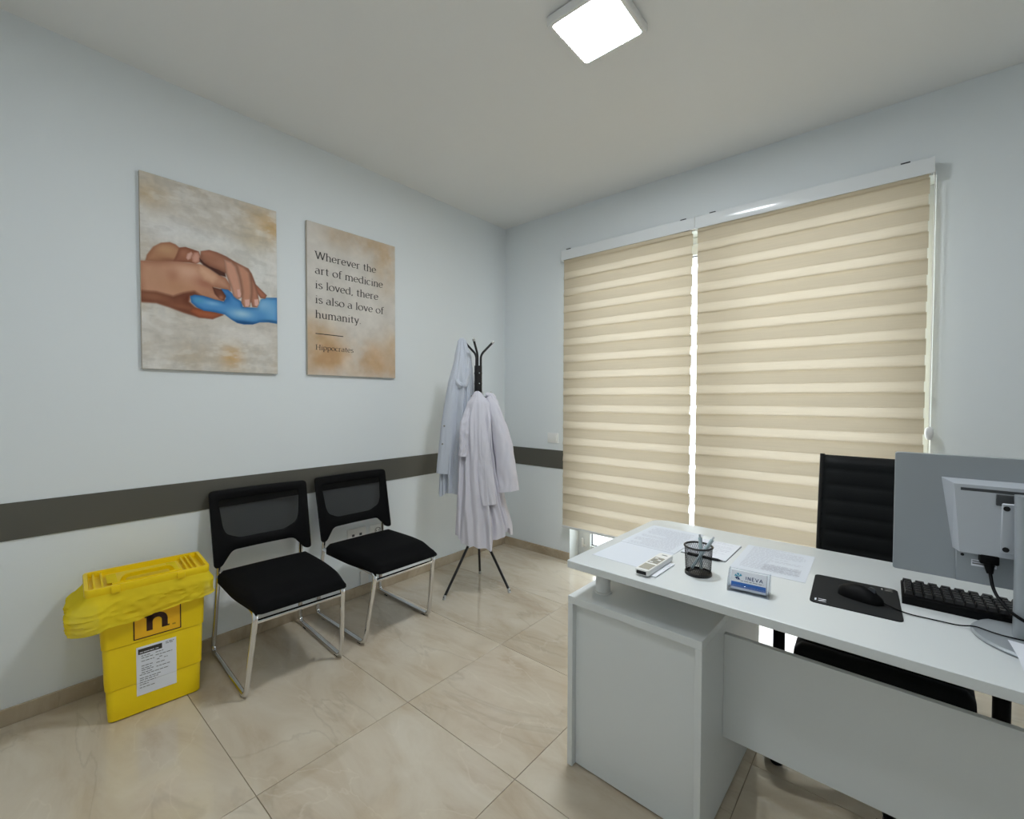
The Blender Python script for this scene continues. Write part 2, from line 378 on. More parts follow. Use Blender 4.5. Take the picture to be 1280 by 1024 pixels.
# ------------------------------------------------------------------ ceiling lamp
def ceiling_lamp(label, x, y, power):
    lamp = thing('ceiling_lamp', label, 'lamp', (x, y, RH))
    b = B(); hw = 0.147
    rings = [[(x_, y_, z) for x_, y_ in rrect(2*w, 2*w, 0.012)] for w, z in ((hw-0.012, 0.0), (hw, -0.006), (hw, -0.030), (hw-0.004, -0.036), (hw-0.018, -0.036), (hw-0.018, -0.030))]
    loft(b, rings); obj('housing', b, 'white', lamp)
    b = B(); loft(b, [[(x_, y_, z) for x_, y_ in rrect(2*w, 2*w, 0.008)] for w, z in ((hw-0.0185, -0.031), (hw-0.0185, -0.0355))])
    obj('diffuser', b, mat('lit_diffuser', (1, 1, 1, 1), 0.5, emis=(0.90, 0.955, 1.0, 1), estr=power), lamp)
ceiling_lamp('square white flush LED panel lamp lit on the ceiling near the blinds', 1.735, -1.42, LAMP_POWER)
ceiling_lamp('added square fill light panel out of view over the near end of the room', 1.735, -2.95, FILL_PANEL_POWER)  # extra panel added for fill light on the left wall

# ------------------------------------------------------------------ desk
desk = thing('office_desk', 'white desk with raised top, drawer pedestal and wide modesty panel', 'desk', (1.815, -1.738, 0), math.radians(-1.2))
DW, DD = 1.62, 0.722
poly = fillet([(0, 0, 0), (DW, 0, 0), (DW, DD, 0), (0, DD, 0)], 0.012, 3, True)
def corner_round(pts):   # larger radius on the far left corner
    P_ = [(0.004, 0), (DW-0.004, 0), (DW, 0.004), (DW, DD-0.06)]
    P_ += [(DW-0.06+0.06*math.cos(a), DD-0.06+0.06*math.sin(a)) for a in np.linspace(0, PI/2, 7)]
    P_ += [(0.07+0.07*math.cos(a), DD-0.07+0.07*math.sin(a)) for a in np.linspace(PI/2, PI, 8)]
    return P_ + [(0, 0.004)]
P_ = corner_round(None)
b = B(); e = 0.0015
cxm, cym = DW/2, DD/2
sh = lambda p, k: (cxm+(p[0]-cxm)*(1-k/cxm), cym+(p[1]-cym)*(1-k/cym))
loft(b, [[(*sh(p, e), 0.725) for p in P_], [(*p, 0.725+e) for p in P_], [(*p, 0.75-e) for p in P_], [(*sh(p, e), 0.75) for p in P_]])
obj('desktop', b, 'desk', desk)
px0, px1, py0, py1, pz = -0.020, 0.440, 0.038, 0.690, 0.610
obj('pedestal_top', box(B(), px0, px1, py0, py1, pz-0.026, pz, 0.0012, 1), 'desk', desk)
for x0 in (px0, px1-0.020):
    obj('pedestal_side', box(B(), x0, x0+0.020, py0, py1, 0.004, pz-0.026, 0.001, 1), 'desk', desk)
obj('pedestal_front_panel', box(B(), px0+0.020, px1-0.020, py0+0.022, py0+0.038, 0.006, pz-0.026, 0.0005, 1), 'desk', desk)
obj('pedestal_bottom', box(B(), px0+0.020, px1-0.020, py0+0.038, py1-0.03, 0.03, 0.048, 0.0005, 1), 'desk', desk)
zz = [0.052, 0.236, 0.414, pz-0.030]
for z0, z1 in zip(zz, zz[1:]):
    d = obj('drawer', box(B(), px0+0.023, px1-0.023, py1-0.020, py1-0.002, z0+0.002, z1-0.002, 0.001, 1), 'desk', desk)
    hbm = B(); xm = (px0+px1)/2; tube(hbm, fillet([(xm-0.06, py1-0.003, z1-0.05), (xm-0.06, py1+0.022, z1-0.05), (xm+0.06, py1+0.022, z1-0.05), (xm+0.06, py1-0.003, z1-0.05)], 0.008), 0.005)
    obj('drawer_handle', hbm, 'chrome', d)
for x0, y0 in ((0.058, 0.145), (0.058, 0.60), (0.36, 0.62)):
    sb = B(); lathe(sb, [(0, 0), (0.031, 0), (0.031, 0.004), (0.026, 0.006), (0.026, 0.109), (0.031, 0.111), (0.031, 0.1149), (0, 0.1149)], 28, (x0, y0, pz)); obj('standoff', sb, 'white', desk)
obj('modesty_panel', box(B(), px1, DW-0.07, 0.240, 0.258, 0.222, 0.556, 0.001, 1), 'desk', desk)
obj('end_panel', box(B(), DW-0.07, DW-0.045, 0.05, 0.68, 0.004, 0.725, 0.001, 1), 'desk', desk)
for x0 in (px0+0.01, px1-0.01, DW-0.0575):
    for y0 in (0.08, 0.65):
        b = B(); cyl(b, (x0, y0, 0), (x0, y0, 0.005), 0.008, n=10); obj('foot_glide', b, 'dkgrey', desk)

# ------------------------------------------------------------------ roller blinds
def blind(x0, x1, zb0, chain_side, clips, label, zbot):
    t = thing('roller_blind', label, 'blind', (x0, 0, 2.459))
    W = x1-x0; top = 0.0; Z = lambda z: z-2.459
    b = B()
    prof = fillet([(0.0, -0.040, 0), (0.0, 0.0, 0), (-0.078, 0.0, 0), (-0.080, -0.002, 0), (-0.080, -0.075, 0), (-0.070, -0.075, 0), (-0.070, -0.010, 0), (-0.010, -0.010, 0), (-0.010, -0.040, 0)], 0.001, 2, True)
    loft(b, [[(x, p[0], p[1]) for p in prof] for x in (0.0015, W-0.0015)])
    cas = obj('cassette', b, 'pvc', t)
    for xx in (0.0, W-0.0015):
        obj('end_cap', box(B(), xx, xx+0.0015, -0.0805, 0, -0.0755, 0.0002), 'white', t)
    for c in clips:
        b = B(); box(b, c-x0-0.018, c-x0+0.018, -0.082, -0.055, -0.001, 0.005, 0.001, 1); obj('clip', b, 'dkgrey', t)
    b = B(); cyl(b, (0.012, -0.045, -0.045), (W-0.012, -0.045, -0.045), 0.022); obj('roller', b, 'blindback', t)
    # bands of the two fabric layers, front bands proud of the back ones
    f0, f1 = 0.014, W-0.018
    k0 = math.ceil((zbot-0.03-zb0)/0.129); zb = zb0+0.129*k0
    while zb-0.129 < 2.384:
        lo, hi = zb, zb+0.058
        if lo < 2.40 and hi > zbot+0.02:
            lo2 = max(lo, zbot+0.012); b = B(); rows = []
            for k in range(2):
                s = k; z = lo2+(hi-lo2)*s
                yy = -0.0670+0.0088*s
                rows.append((b.verts.new((f0+0.002, yy, Z(z))), b.verts.new((f1-0.001, yy, Z(z)))))
            for p, q in zip(rows, rows[1:]): b.faces.new((p[0], p[1], q[1], q[0]))
            obj('front_band', b, 'blindfront', t)
        lo, hi = zb-0.0740, zb+0.005
        if hi > zbot+0.02 and lo < 2.40:
            lo2 = max(lo, zbot+0.012); b = B()
            b.faces.new([b.verts.new(p) for p in ((f0-0.002, -0.056, Z(lo2)), (f1+0.003, -0.056, Z(lo2)), (f1+0.003, -0.056, Z(min(hi, 2.42))), (f0-0.002, -0.056, Z(min(hi, 2.42))))])
            obj('back_band', b, 'blindback', t)
        zb += 0.129
    obj('bottom_rail', box(B(), f0-0.004, f1+0.004, -0.069, -0.050, Z(zbot), Z(zbot+0.020), 0.004), 'pvc', t)
    if chain_side:
        cx = W+0.004 if chain_side > 0 else -0.004
        for dy in (-0.058, -0.030):
            b = B(); cyl(b, (cx, dy, Z(2.41)), (cx, dy*0.6-0.02, Z(1.16)), 0.0022, n=6); obj('chain', b, 'white', t)
        b = B(); lathe(b, [(0, -0.034), (0.008, -0.032), (0.014, -0.02), (0.017, 0.0), (0.014, 0.022), (0.006, 0.03), (0, 0.031)], 18, (cx, -0.048, Z(1.140))); obj('chain_weight', b, 'white', t)
    return t
blind(0.654, 1.671, 1.329, 0, (0.72, 1.60), 'narrower beige banded roller blind beside the grey wall band and coat rack', 0.283)
blind(1.673, 2.786, 1.465, 1, (1.78, 2.68), 'wider beige banded roller blind behind the office chair with bead chain', 0.283)

# ------------------------------------------------------------------ visitor chairs
def visitor_chair(label, loc, rz):
    t = thing('visitor_chair', label, 'chair', loc, rz, 'visitor chairs along the left wall')
    for s in (-1, 1):
        pts = [(0.062, s*0.199, 0.50), (0.055, s*0.200, 0.42), (0.0, s*0.215, 0.0125), (0.525, s*0.213, 0.0125), (0.592, s*0.190, 0.392), (0.062, s*0.199, 0.405)]
        b = B(); tube(b, fillet(pts, 0.040, 6), 0.0118, 12); fr = obj('side_frame', b, 'chrome', t)
        for gx in (0.07, 0.46):
            g = B(); box(g, gx, gx+0.03, s*0.213-0.009, s*0.213+0.009, 0.0, 0.006, 0.002); obj('glide', g, 'blackplastic', fr)
    b = B(); tube(b, [(0.583, -0.186, 0.352), (0.583, 0.186, 0.352)], 0.0095, 10); obj('front_stretcher', b, 'chrome', t)
    b = B(); tube(b, [(0.13, -0.198, 0.400), (0.13, 0.198, 0.400)], 0.0085, 10); obj('rear_stretcher', b, 'chrome', t)
    # padded seat: crowned, waterfall front
    b = B(); nx, ny = 22, 18; x0, x1, hw = 0.105, 0.632, 0.222
    def top(u, v):
        x = x0+(x1-x0)*u; y = hw*v
        wide = 1.0-0.10*smoothstep(0.45, 1.0, u)
        # rounded plan corners
        r = 0.12; cu = max(0, (abs(u-0.5)*2-(1-r))/r); cv = max(0, (abs(v)-(1-r))/r); k = math.hypot(cu, cv)
        edge = max(cu, cv)
        if k > 1: s_ = 1/k
        else: s_ = 1
        uu = 0.5+math.copysign(0.5*((1-r)+r*cu*s_), u-0.5) if cu > 0 else u
        vv = math.copysign((1-r)+r*cv*s_, v) if cv > 0 else v
        z = 0.452+0.012*(1-v*v)*math.sin(PI*min(1, u*1.1))-0.026*smoothstep(0.72, 1.0, u)-0.022*min(1, k)**4
        return Vector((x0+(x1-x0)*uu, hw*vv*wide, z))
    T = [[b.verts.new(top(i/nx, -1+2*j/ny)) for j in range(ny+1)] for i in range(nx+1)]
    L = [[b.verts.new((p.co.x, p.co.y, 0.398+0.006*0)) for p in row] for row in T]
    for i in range(nx):
        for j in range(ny):
            b.faces.new((T[i][j], T[i+1][j], T[i+1][j+1], T[i][j+1])); b.faces.new((L[i][j], L[i][j+1], L[i+1][j+1], L[i+1][j]))
    for i in range(nx):
        b.faces.new((T[i][0], L[i][0], L[i+1][0], T[i+1][0])); b.faces.new((T[i][ny], T[i+1][ny], L[i+1][ny], L[i][ny]))
    for j in range(ny):
        b.faces.new((T[0][j], T[0][j+1], L[0][j+1], L[0][j])); b.faces.new((T[nx][j], L[nx][j], L[nx][j+1], T[nx][j+1]))
    obj('seat', b, 'blackfabric', t, smooth=1.2)
    # plastic back frame with mesh window
    outer = [(-0.240, 0.826), (0.240, 0.826), (0.236, 0.455), (0.204, 0.455), (0.150, 0.524), (-0.150, 0.524), (-0.204, 0.455), (-0.236, 0.455)]
    inner = [(-0.200, 0.778), (0.200, 0.778), (0.186, 0.640), (0.172, 0.606), (0.110, 0.575), (-0.110, 0.575), (-0.172, 0.606), (-0.186, 0.640)]
    def dense(pts, r):
        f = fillet([(p[0], p[1], 0) for p in pts], r, 4, True); out = []
        for p, q in zip(f, f[1:]+f[:1]):
            for k in range(3): out.append(p.lerp(q, k/3))
        return out
    O, I = dense(outer, 0.022), dense(inner, 0.022)
    def bx(y, z, off): return Vector((0.062-0.078*(z-0.455)/0.37+0.020*(y/0.24)**2+off, y+0.012, z))
    b = B(); R4 = []
    mid = [o.lerp(i_, 0.5) for o, i_ in zip(O, I)]
    for lst, off in ((O, 0.006), (mid, 0.013), (I, 0.004), (I, -0.006), (mid, -0.010), (O, -0.006)): R4.append([b.verts.new(bx(p.x, p.y, off)) for p in lst])
    n = len(O)
    for r in range(6):
        a, c = R4[r], R4[(r+1) % 6]
        for k in range(n): b.faces.new((a[k], a[(k+1) % n], c[(k+1) % n], c[k]))
    bmesh.ops.recalc_face_normals(b, faces=b.faces[:])
    fr = obj('back_frame', b, 'blackplastic', t)
    b = B(); N_, K_ = 16, 10; zs0, zs1 = 0.572, 0.780
    G = []
    for k in range(K_+1):
        z = zs0+(zs1-zs0)*k/K_; hwid = np.interp(z, [0.572, 0.606, 0.64, 0.78], [0.112, 0.175, 0.189, 0.203])
        G.append([b.verts.new(bx(-hwid+2*hwid*j/N_, z, -0.001)) for j in range(N_+1)])
    for k in range(K_):
        for j in range(N_): b.faces.new((G[k][j], G[k][j+1], G[k+1][j+1], G[k+1][j]))
    obj('back_mesh', b, 'mesh', t)
    return t
visitor_chair('black mesh-back visitor chair with chrome sled legs beside the yellow waste bin', (0.045, -2.072, 0), math.radians(-3.2))
visitor_chair('black mesh-back visitor chair with chrome sled legs in front of the wall sockets', (0.040, -1.532, 0), math.radians(-0.3))

# ------------------------------------------------------------------ yellow clinical waste bin
bn = thing('waste_bin', 'yellow plastic medical waste bin with lid, bag liner and label', 'bin', (0.216, -2.577, 0), math.radians(-5))
def shell(xa, xb, tiers, r):
    b = B(); rings = []
    for z, w, dx in tiers: rings.append([(x, y, z) for x, y in rrect(xb-xa+2*dx, 2*w, r, 5, (xa+xb)/2, 0.012)])
    return loft(b, rings)
tiers = [(0.0, 0.144, -0.012), (0.006, 0.153, -0.003), (0.122, 0.157, 0.0), (0.125, 0.1555, -0.0015), (0.130, 0.1555, -0.0015), (0.133, 0.161, 0.002), (0.292, 0.165, 0.003), (0.295, 0.1635, 0.0015), (0.300, 0.1635, 0.0015), (0.303, 0.169, 0.005), (0.505, 0.176, 0.008)]
obj('body', shell(0.002, 0.108, tiers, 0.020), 'yellow', bn)
obj('rear_body', shell(-0.110, 0.001, [(z, w-0.014, d) for z, w, d in tiers], 0.018), 'yellow', bn)
b = B(); LW, LD = 0.203, 0.128; LZ = 0.012
rings = []
for w, d, z, r in ((LW-0.010, LD-0.010, 0.493, 0.016), (LW-0.006, LD-0.006, 0.512, 0.016), (LW, LD, 0.524, 0.018), (LW, LD, 0.545, 0.018), (LW-0.002, LD-0.002, 0.549, 0.018), (LW-0.013, LD-0.013, 0.549, 0.014), (LW-0.016, LD-0.016, 0.528, 0.012)):
    rings.append([(x, y, z+LZ) for x, y in rrect(2*d, 2*w, r, 5)])
loft(b, rings); lid = obj('lid', b, 'yellow', bn)
b = B(); box(b, -0.072, 0.070, -0.120, 0.112, 0.526+LZ, 0.540+LZ, 0.004); obj('lid_panel', b, 'yellow', lid)
for yy in (-0.172, -0.148, 0.128, 0.146, 0.164):
    b = B(); box(b, -0.108, 0.108, yy-0.0035, yy+0.0035, 0.527+LZ, 0.543+LZ, 0.002); obj('rib', b, 'yellow', lid)
for yy in (-0.118, 0.085):
    b = B(); box(b, -0.060, 0.058, yy-0.016, yy+0.016, 0.5395+LZ, 0.5412+LZ, 0.0005, 1); obj('tape_pad', b, 'bag', lid)
b = B(); tube(b, fillet([(0.055, -0.088, 0.538+LZ), (0.060, -0.078, 0.560+LZ), (0.060, 0.068, 0.560+LZ), (0.055, 0.078, 0.538+LZ)], 0.012), 1.0, prof=[(0.004, 0.008), (-0.004, 0.008), (-0.004, -0.008), (0.004, -0.008)], up=(1, 0, 0)); obj('lid_handle', b, 'yellow', lid)
for yy in (-0.112, 0.098):
    b = B(); box(b, LD-0.002, LD+0.007, yy-0.014, yy+0.014, 0.520+LZ, 0.546+LZ, 0.003); obj('latch', b, 'yellow', lid)
# bag liner folded over the rim
b = B(); NS, NT = 170, 20; base = rrect(2*(LD-0.003), 2*(LW-0.003), 0.020, 6)
per = [Vector((p[0], p[1], 0)) for p in base]; per.append(per[0].copy()); cum = [0]
for p, q in zip(per, per[1:]): cum.append(cum[-1]+(q-p).length)
def ridge(v): return 1-2*abs(mnoise.noise(v))
G = []
for i in range(NS):
    s = cum[-1]*i/NS; j = min(max(k for k in range(len(cum)) if cum[k] <= s+1e-9), len(per)-2)
    p = per[j].lerp(per[j+1], (s-cum[j])/max(1e-9, cum[j+1]-cum[j]))
    ang = Vector((max(0, abs(p.x)-(LD-0.03))*math.copysign(1, p.x), max(0, abs(p.y)-(LW-0.03))*math.copysign(1, p.y), 0)).normalized()
    fl = smoothstep(-0.10, -0.19, p.y)
    # hem: higher at the far right, lowest near the left front corner
    drop = 0.098+0.030*smoothstep(0.19, -0.10, p.y)+0.006*mnoise.noise(Vector((s*14, 2, 0)))-0.012*fl
    row = []
    for k in range(NT+1):
        u = k/NT
        out = 0.001+0.009*min(1, u*3)+0.004*u+fl*0.030*(smoothstep(0.05, 0.45, u)-0.25*smoothstep(0.6, 1.0, u))
        cr = ridge(Vector((s*11+u*1.6, u*3.0-s*3, 5)))*0.6+ridge(Vector((s*25-u*2, u*6, 9)))*0.4
        out += (0.011+0.010*fl)*min(1, u*2.5)*cr
        z = 0.532-0.012*fl*min(1, u*4)-drop*u+0.003*mnoise.noise(Vector((s*40, u*3, 1)))*u
        row.append(b.verts.new(p+ang*max(0.001, out)+Vector((0, 0, z))))
    G.append(row)
for i in range(NS):
    a, c = G[i], G[(i+1) % NS]
    for k in range(NT): b.faces.new((a[k], a[k+1], c[k+1], c[k]))
obj('bag_liner', b, 'bag', bn, smooth=0.5)
# front print: logo field and white label (flat, just proud of the body front)
def front_x(z): return 0.108+np.interp(z, [0, 0.127, 0.13, 0.297, 0.30, 0.5], [-0.003, 0.0, 0.002, 0.003, 0.005, 0.008])+0.0008
FP = lambda off: (lambda a, c: Vector((front_x(c)+off, a+0.010, c)))
def rect_print(name, a0, a1, c0, c1, off, m_, parent, nseg=4):
    b = B(); f = FP(off)
    cs = sorted(set([c0, c1]+[c for c in (0.127, 0.130, 0.297, 0.300) if c0 < c < c1]))
    for p, q in zip(cs, cs[1:]): b.faces.new([b.verts.new(f(a, c)) for a, c in ((a0, p), (a1, p), (a1, q), (a0, q))])
    return obj(name, b, m_, parent)
lg = rect_print('logo_field', -0.070, 0.088, 0.3125, 0.470, 0.0, 'yellowdk', bn); lg['label'] = 'orange yellow logo panel with dark frame'
b = B(); f = FP(0.0006)
for a0, a1, c0, c1 in ((-0.070, 0.088, 0.3125, 0.3165), (-0.070, 0.088, 0.466, 0.470), (-0.070, -0.066, 0.3125, 0.47), (0.084, 0.088, 0.3125, 0.47)): quadxy(b, f, a0, a1, c0, c1)
obj('logo_frame', b, 'brown', lg)
b = B()
def arc_strip(b, f, cx, cy, r0, r1, a0, a1, n=14, sx=1.0):
    P0 = [b.verts.new(f(cx+r0*math.cos(a)*sx, cy+r0*math.sin(a))) for a in np.linspace(a0, a1, n)]
    P1 = [b.verts.new(f(cx+r1*math.cos(a)*sx, cy+r1*math.sin(a))) for a in np.linspace(a0, a1, n)]
    for i in range(n-1): b.faces.new((P0[i], P1[i], P1[i+1], P0[i+1]))
quadxy(b, f, -0.028, -0.008, 0.338, 0.402); quadxy(b, f, 0.022, 0.042, 0.338, 0.374); quadxy(b, f, -0.034, -0.008, 0.394, 0.402)
arc_strip(b, f, 0.007, 0.372, 0.015, 0.035, 0, PI); quadxy(b, f, 0.022, 0.048, 0.338, 0.344)
for i in range(3): quadxy(b, f, 0.058+0.004*i, 0.060+0.004*i, 0.336, 0.342)
obj('logo_letter', b, 'brown', lg)
lb = rect_print('label', -0.062, 0.070, 0.076, 0.279, 0.0004, 'paper', bn); lb['label'] = 'white printed waste label'
b = B(); f = FP(0.0010); quadxy(b, f, -0.056, 0.022, 0.248, 0.270); obj('label_header', b, 'inkdk', lb)
b = B(); f = FP(0.0013)
for i, (a0, a1) in enumerate(((-0.051, -0.040), (-0.038, -0.020), (-0.018, -0.004), (0.0, 0.010))): quadxy(b, f, a0, a1, 0.2535, 0.2565)
obj('header_lettering', b, 'paper', lb)
b = B(); f = FP(0.0010); rnd = random.Random(3)
def words(b, f, a0, a1, c, h):
    a = a0
    while a < a1:
        w = rnd.uniform(0.006, 0.014); quadxy(b, f, a, min(a1, a+w), c, c+h); a += w+0.0025
for c, a0, a1 in ((0.268, 0.034, 0.062), (0.262, 0.034, 0.060), (0.238, -0.046, -0.018), (0.237, 0.0, 0.026), (0.229, -0.046, -0.008), (0.225, 0.0, 0.056), (0.216, -0.046, -0.004), (0.214, 0.012, 0.022), (0.206, 0.004, 0.014), (0.206, 0.028, 0.040), (0.196, -0.046, -0.010), (0.192, 0.002, 0.030), (0.186, -0.046, -0.014), (0.178, -0.046, -0.006), (0.176, 0.002, 0.048), (0.168, -0.046, -0.012), (0.160, -0.052, 0.044), (0.146, -0.052, 0.016), (0.138, -0.052, 0.008), (0.128, -0.052, 0.0), (0.118, -0.052, -0.024), (0.106, -0.052, -0.002)):
    words(b, f, a0, a1, c, 0.0028)
obj('label_lettering', b, 'ink', lb)['kind'] = 'stuff'

# ------------------------------------------------------------------ coat rack
RK = Vector((0.503, -0.845, 0))
rk = thing('coat_rack', 'black metal coat rack with three splayed legs in the corner', 'coat rack', RK)
for k, (fx, fy) in enumerate(((-0.038, -0.273), (0.212, 0.086), (-0.171, 0.193))):
    a = math.atan2(fy, fx); d = Vector((math.cos(a), math.sin(a), 0)); L_ = math.hypot(fx, fy)
    b = B(); tube(b, fillet([d*L_+Vector((0, 0, 0.012)), d*0.012+Vector((0, 0, 0.42)), d*0.012+Vector((0, 0, 1.36))], 0.05), 0.0088, 12)
    lg_ = obj('leg', b, 'blackmetal', rk)
    b = B(); p = d*L_; cyl(b, p+Vector((0, 0, 0)), p+d*-0.008+Vector((0, 0, 0.030)), 0.0105, 0.0095, 14); obj('foot_cap', b, 'tip', lg_)
b = B(); lathe(b, [(0, 1.335), (0.026, 1.335), (0.026, 1.395), (0.027, 1.40), (0.027, 1.408), (0.026, 1.413), (0.026, 1.465), (0.027, 1.47), (0.027, 1.478), (0.026, 1.483), (0.026, 1.525), (0, 1.525)], 24)
obj('hub', b, 'blackmetal', rk)
for z in (1.404, 1.474):
    for k in range(3):
        a = math.radians(40.5+260+k*120+30); b2 = Vector((math.cos(a), math.sin(a), 0)); b = B(); cyl(b, b2*0.024+Vector((0, 0, z)), b2*0.030+Vector((0, 0, z)), 0.004, n=8); obj('screw', b, 'chrome', rk)
A0 = math.radians(40.5)
for k, dg in enumerate((20, 140, 260)):
    HR = 0.100 if k == 0 else 0.120
    a = A0+math.radians(dg); d = Vector((math.cos(a), math.sin(a), 0))
    b = B(); tube(b, fillet([d*0.018+Vector((0, 0, 1.48)), d*0.018+Vector((0, 0, 1.60)), d*HR+Vector((0, 0, 1.685))], 0.03), 0.0075, 12); h = obj('upper_hook', b, 'blackmetal', rk)
    b = B(); e_ = (d*(HR-0.018)+Vector((0, 0, 0.085))).normalized(); p = d*HR+Vector((0, 0, 1.685)); cyl(b, p-e_*0.006, p+e_*0.012, 0.0095, 0.008, 12); obj('hook_tip', b, 'tip', h)
    a += math.radians(60); d = Vector((math.cos(a), math.sin(a), 0))
    b = B(); tube(b, fillet([d*0.020+Vector((0, 0, 1.42)), d*0.020+Vector((0, 0, 1.325)), d*0.085+Vector((0, 0, 1.300)), d*0.115+Vector((0, 0, 1.335))], 0.03), 0.0075, 12); h = obj('lower_hook', b, 'blackmetal', rk)
    b = B(); p = d*0.115+Vector((0, 0, 1.335)); e_ = (d*0.03+Vector((0, 0, 0.035))).normalized(); cyl(b, p-e_*0.006, p+e_*0.012, 0.0095, 0.008, 12); obj('hook_tip', b, 'tip', h)

U = Vector((0.761, 0.649, 0)); V = Vector((0.649, -0.761, 0))
def drape(tab, hem, nf, amp, seed, top, rows=90, cols=240, close_top=True):
    """closed sack of hanging cloth; tab: z, centre u, centre v, half width u, half depth v"""
    rv = random.Random(int(seed*10)); valleys = [(0.25+k*0.43+rv.uniform(-0.09, 0.09), rv.uniform(0.014, 0.032), rv.uniform(0.07, 0.12), rv.uniform(0.03, 0.30), rv.uniform(-0.25, 0.35)) for k in range(14)]
    b = B(); G = []
    for r in range(rows+1):
        t = r/rows; row = []
        for c in range(cols):
            ph = 2*PI*c/cols; zb = hem(ph); z = top+(zb-top)*t
            uc, vc, a, d = interp([(-q[0],)+q[1:] for q in tab], -z)
            q = Vector((math.cos(ph)*1.0, math.sin(ph)*1.0, 0))
            rg = lambda f_, zf, sd: 1-2.6*abs(mnoise.noise(Vector((q.x*f_+0.5*z, q.y*f_, z*zf+sd))))
            fold = amp*smoothstep(0.01, 0.30, t)*(0.22*math.sin(nf*ph+seed+2.2*t)+0.95*rg(1.7, 0.8, seed)+0.32*rg(3.6, 1.6, seed+7))
            fold += 0.005*mnoise.noise(Vector((math.cos(ph)*5, math.sin(ph)*5, z*8+seed)))
            for fk, fd, fw, t0, drift in valleys:
                dphi = (ph-(fk+drift*(t-0.5))+PI) % (2*PI)-PI
                fold -= fd*math.exp(-(dphi/fw)**2)*smoothstep(t0, t0+0.22, t); fold += 0.45*fd*math.exp(-((dphi-1.9*fw)/(1.1*fw))**2)*smoothstep(t0, t0+0.22, t)
            cu, su = math.cos(ph), math.sin(ph)
            uu = uc+(a+fold*0.5)*math.copysign(abs(cu)**0.85, cu); vv = vc+(d+fold)*math.copysign(abs(su)**0.85, su)
            row.append(b.verts.new(U*uu+V*vv+Vector((0, 0, z))))
        G.append(row)
    for r in range(rows):
        for c in range(cols): b.faces.new((G[r][c], G[r][(c+1) % cols], G[r+1][(c+1) % cols], G[r+1][c]))
    if close_top: b.faces.new(list(reversed(G[0])))
    bmesh.ops.recalc_face_normals(b, faces=b.faces[:])
    return b
def sleeve(pts, ru, rv, seed, amp=0.006, n=56, K=40):
    """flattened hanging sleeve: pts (u,v,z), radii tables"""
    b = B(); path = fillet([Vector(p) for p in pts], 0.12, 8); tot = [0]
    for p, q in zip(path, path[1:]): tot.append(tot[-1]+(q-p).length)
    G = []
    for i in range(n+1):
        s = tot[-1]*i/n; j = max(k for k in range(len(tot)) if tot[k] <= s+1e-9); j = min(j, len(path)-2)
        p = path[j].lerp(path[j+1], (s-tot[j])/max(1e-9, tot[j+1]-tot[j])); t = i/n
        d = (path[j+1]-path[j]).normalized(); side = Vector((-d.z, 0, d.x)) if abs(d.z) > 0.1 else Vector((1, 0, 0))
        side = Vector((abs(d.z), 0, d.x*(1 if d.z < 0 else -1))).normalized()
        a = interp(ru, t)[0]; c_ = interp(rv, t)[0]; row = []
        for k in range(K):
            ph = 2*PI*k/K; f = amp*smoothstep(0, 0.2, t)*(0.6*math.sin(3*ph+seed+4*t)+1.5-3.2*abs(mnoise.noise(Vector((math.cos(ph)*1.8+t*1.5, math.sin(ph)*1.8+seed, t*5.5)))))
            q = p+side*((a+f*0.4)*math.cos(ph)); vv = q.y+(c_+f)*math.sin(ph)
            row.append(b.verts.new(U*q.x+V*vv+Vector((0, 0, q.z))))
        G.append(row)
    for i in range(n):
        for k in range(K): b.faces.new((G[i][k], G[i][(k+1) % K], G[i+1][(k+1) % K], G[i+1][k]))
    b.faces.new(list(reversed(G[0])))
    bmesh.ops.recalc_face_normals(b, faces=b.faces[:])
    return b
# front coat (lavender white)
fc = thing('white_coat', 'lavender-tinted white doctor coat hanging low on the near side of the rack', 'coat', RK)
def hem_front(ph):
    u = math.cos(ph); front = math.sin(ph) > 0
    if front: z = np.interp(u, [-1, -0.7, 0.22, 0.30, 1], [0.415, 0.375, 0.325, 0.385, 0.445])
    else: z = 0.40
    return float(z)+0.006*math.sin(5*ph)
tabF = [(1.350, 0.000, 0.075, 0.012, 0.014), (1.330, 0.006, 0.085, 0.030, 0.026), (1.27, 0.012, 0.095, 0.078, 0.050), (1.16, 0.008, 0.10, 0.094, 0.062), (1.0, 0.006, 0.105, 0.104, 0.066), (0.85, 0.012, 0.105, 0.122, 0.072), (0.66, 0.026, 0.105, 0.145, 0.080), (0.45, 0.046, 0.105, 0.176, 0.088), (0.32, 0.050, 0.105, 0.182, 0.092)]
bodyF = obj('coat_body', drape(tabF, hem_front, 9, 0.022, 2.0, 1.350), 'coat', fc, smooth=1.4)
obj('sleeve', sleeve([(0.075, 0.085, 1.315), (0.110, 0.10, 1.24), (0.170, 0.12, 1.02), (0.210, 0.13, 0.70)], [(0, 0.022), (0.15, 0.040), (0.5, 0.062), (1, 0.068)], [(0, 0.025), (0.2, 0.036), (1, 0.040)], 1.0, 0.005), 'coat', fc, smooth=1.4)
obj('sleeve', sleeve([(-0.045, 0.10, 1.26), (-0.075, 0.15, 1.12), (-0.085, 0.165, 0.93)], [(0, 0.020), (0.4, 0.034), (0.8, 0.026), (1, 0.030)], [(0, 0.02), (0.5, 0.026), (1, 0.022)], 4.0, 0.007), 'coat', fc, smooth=1.4)
obj('front_flap', sleeve([(0.010, 0.125, 1.30), (0.040, 0.165, 1.05), (0.083, 0.185, 0.62)], [(0, 0.018), (0.3, 0.040), (0.8, 0.050), (1, 0.046)], [(0, 0.010), (0.3, 0.016), (1, 0.020)], 2.2, 0.005), 'coat', fc, smooth=1.4)
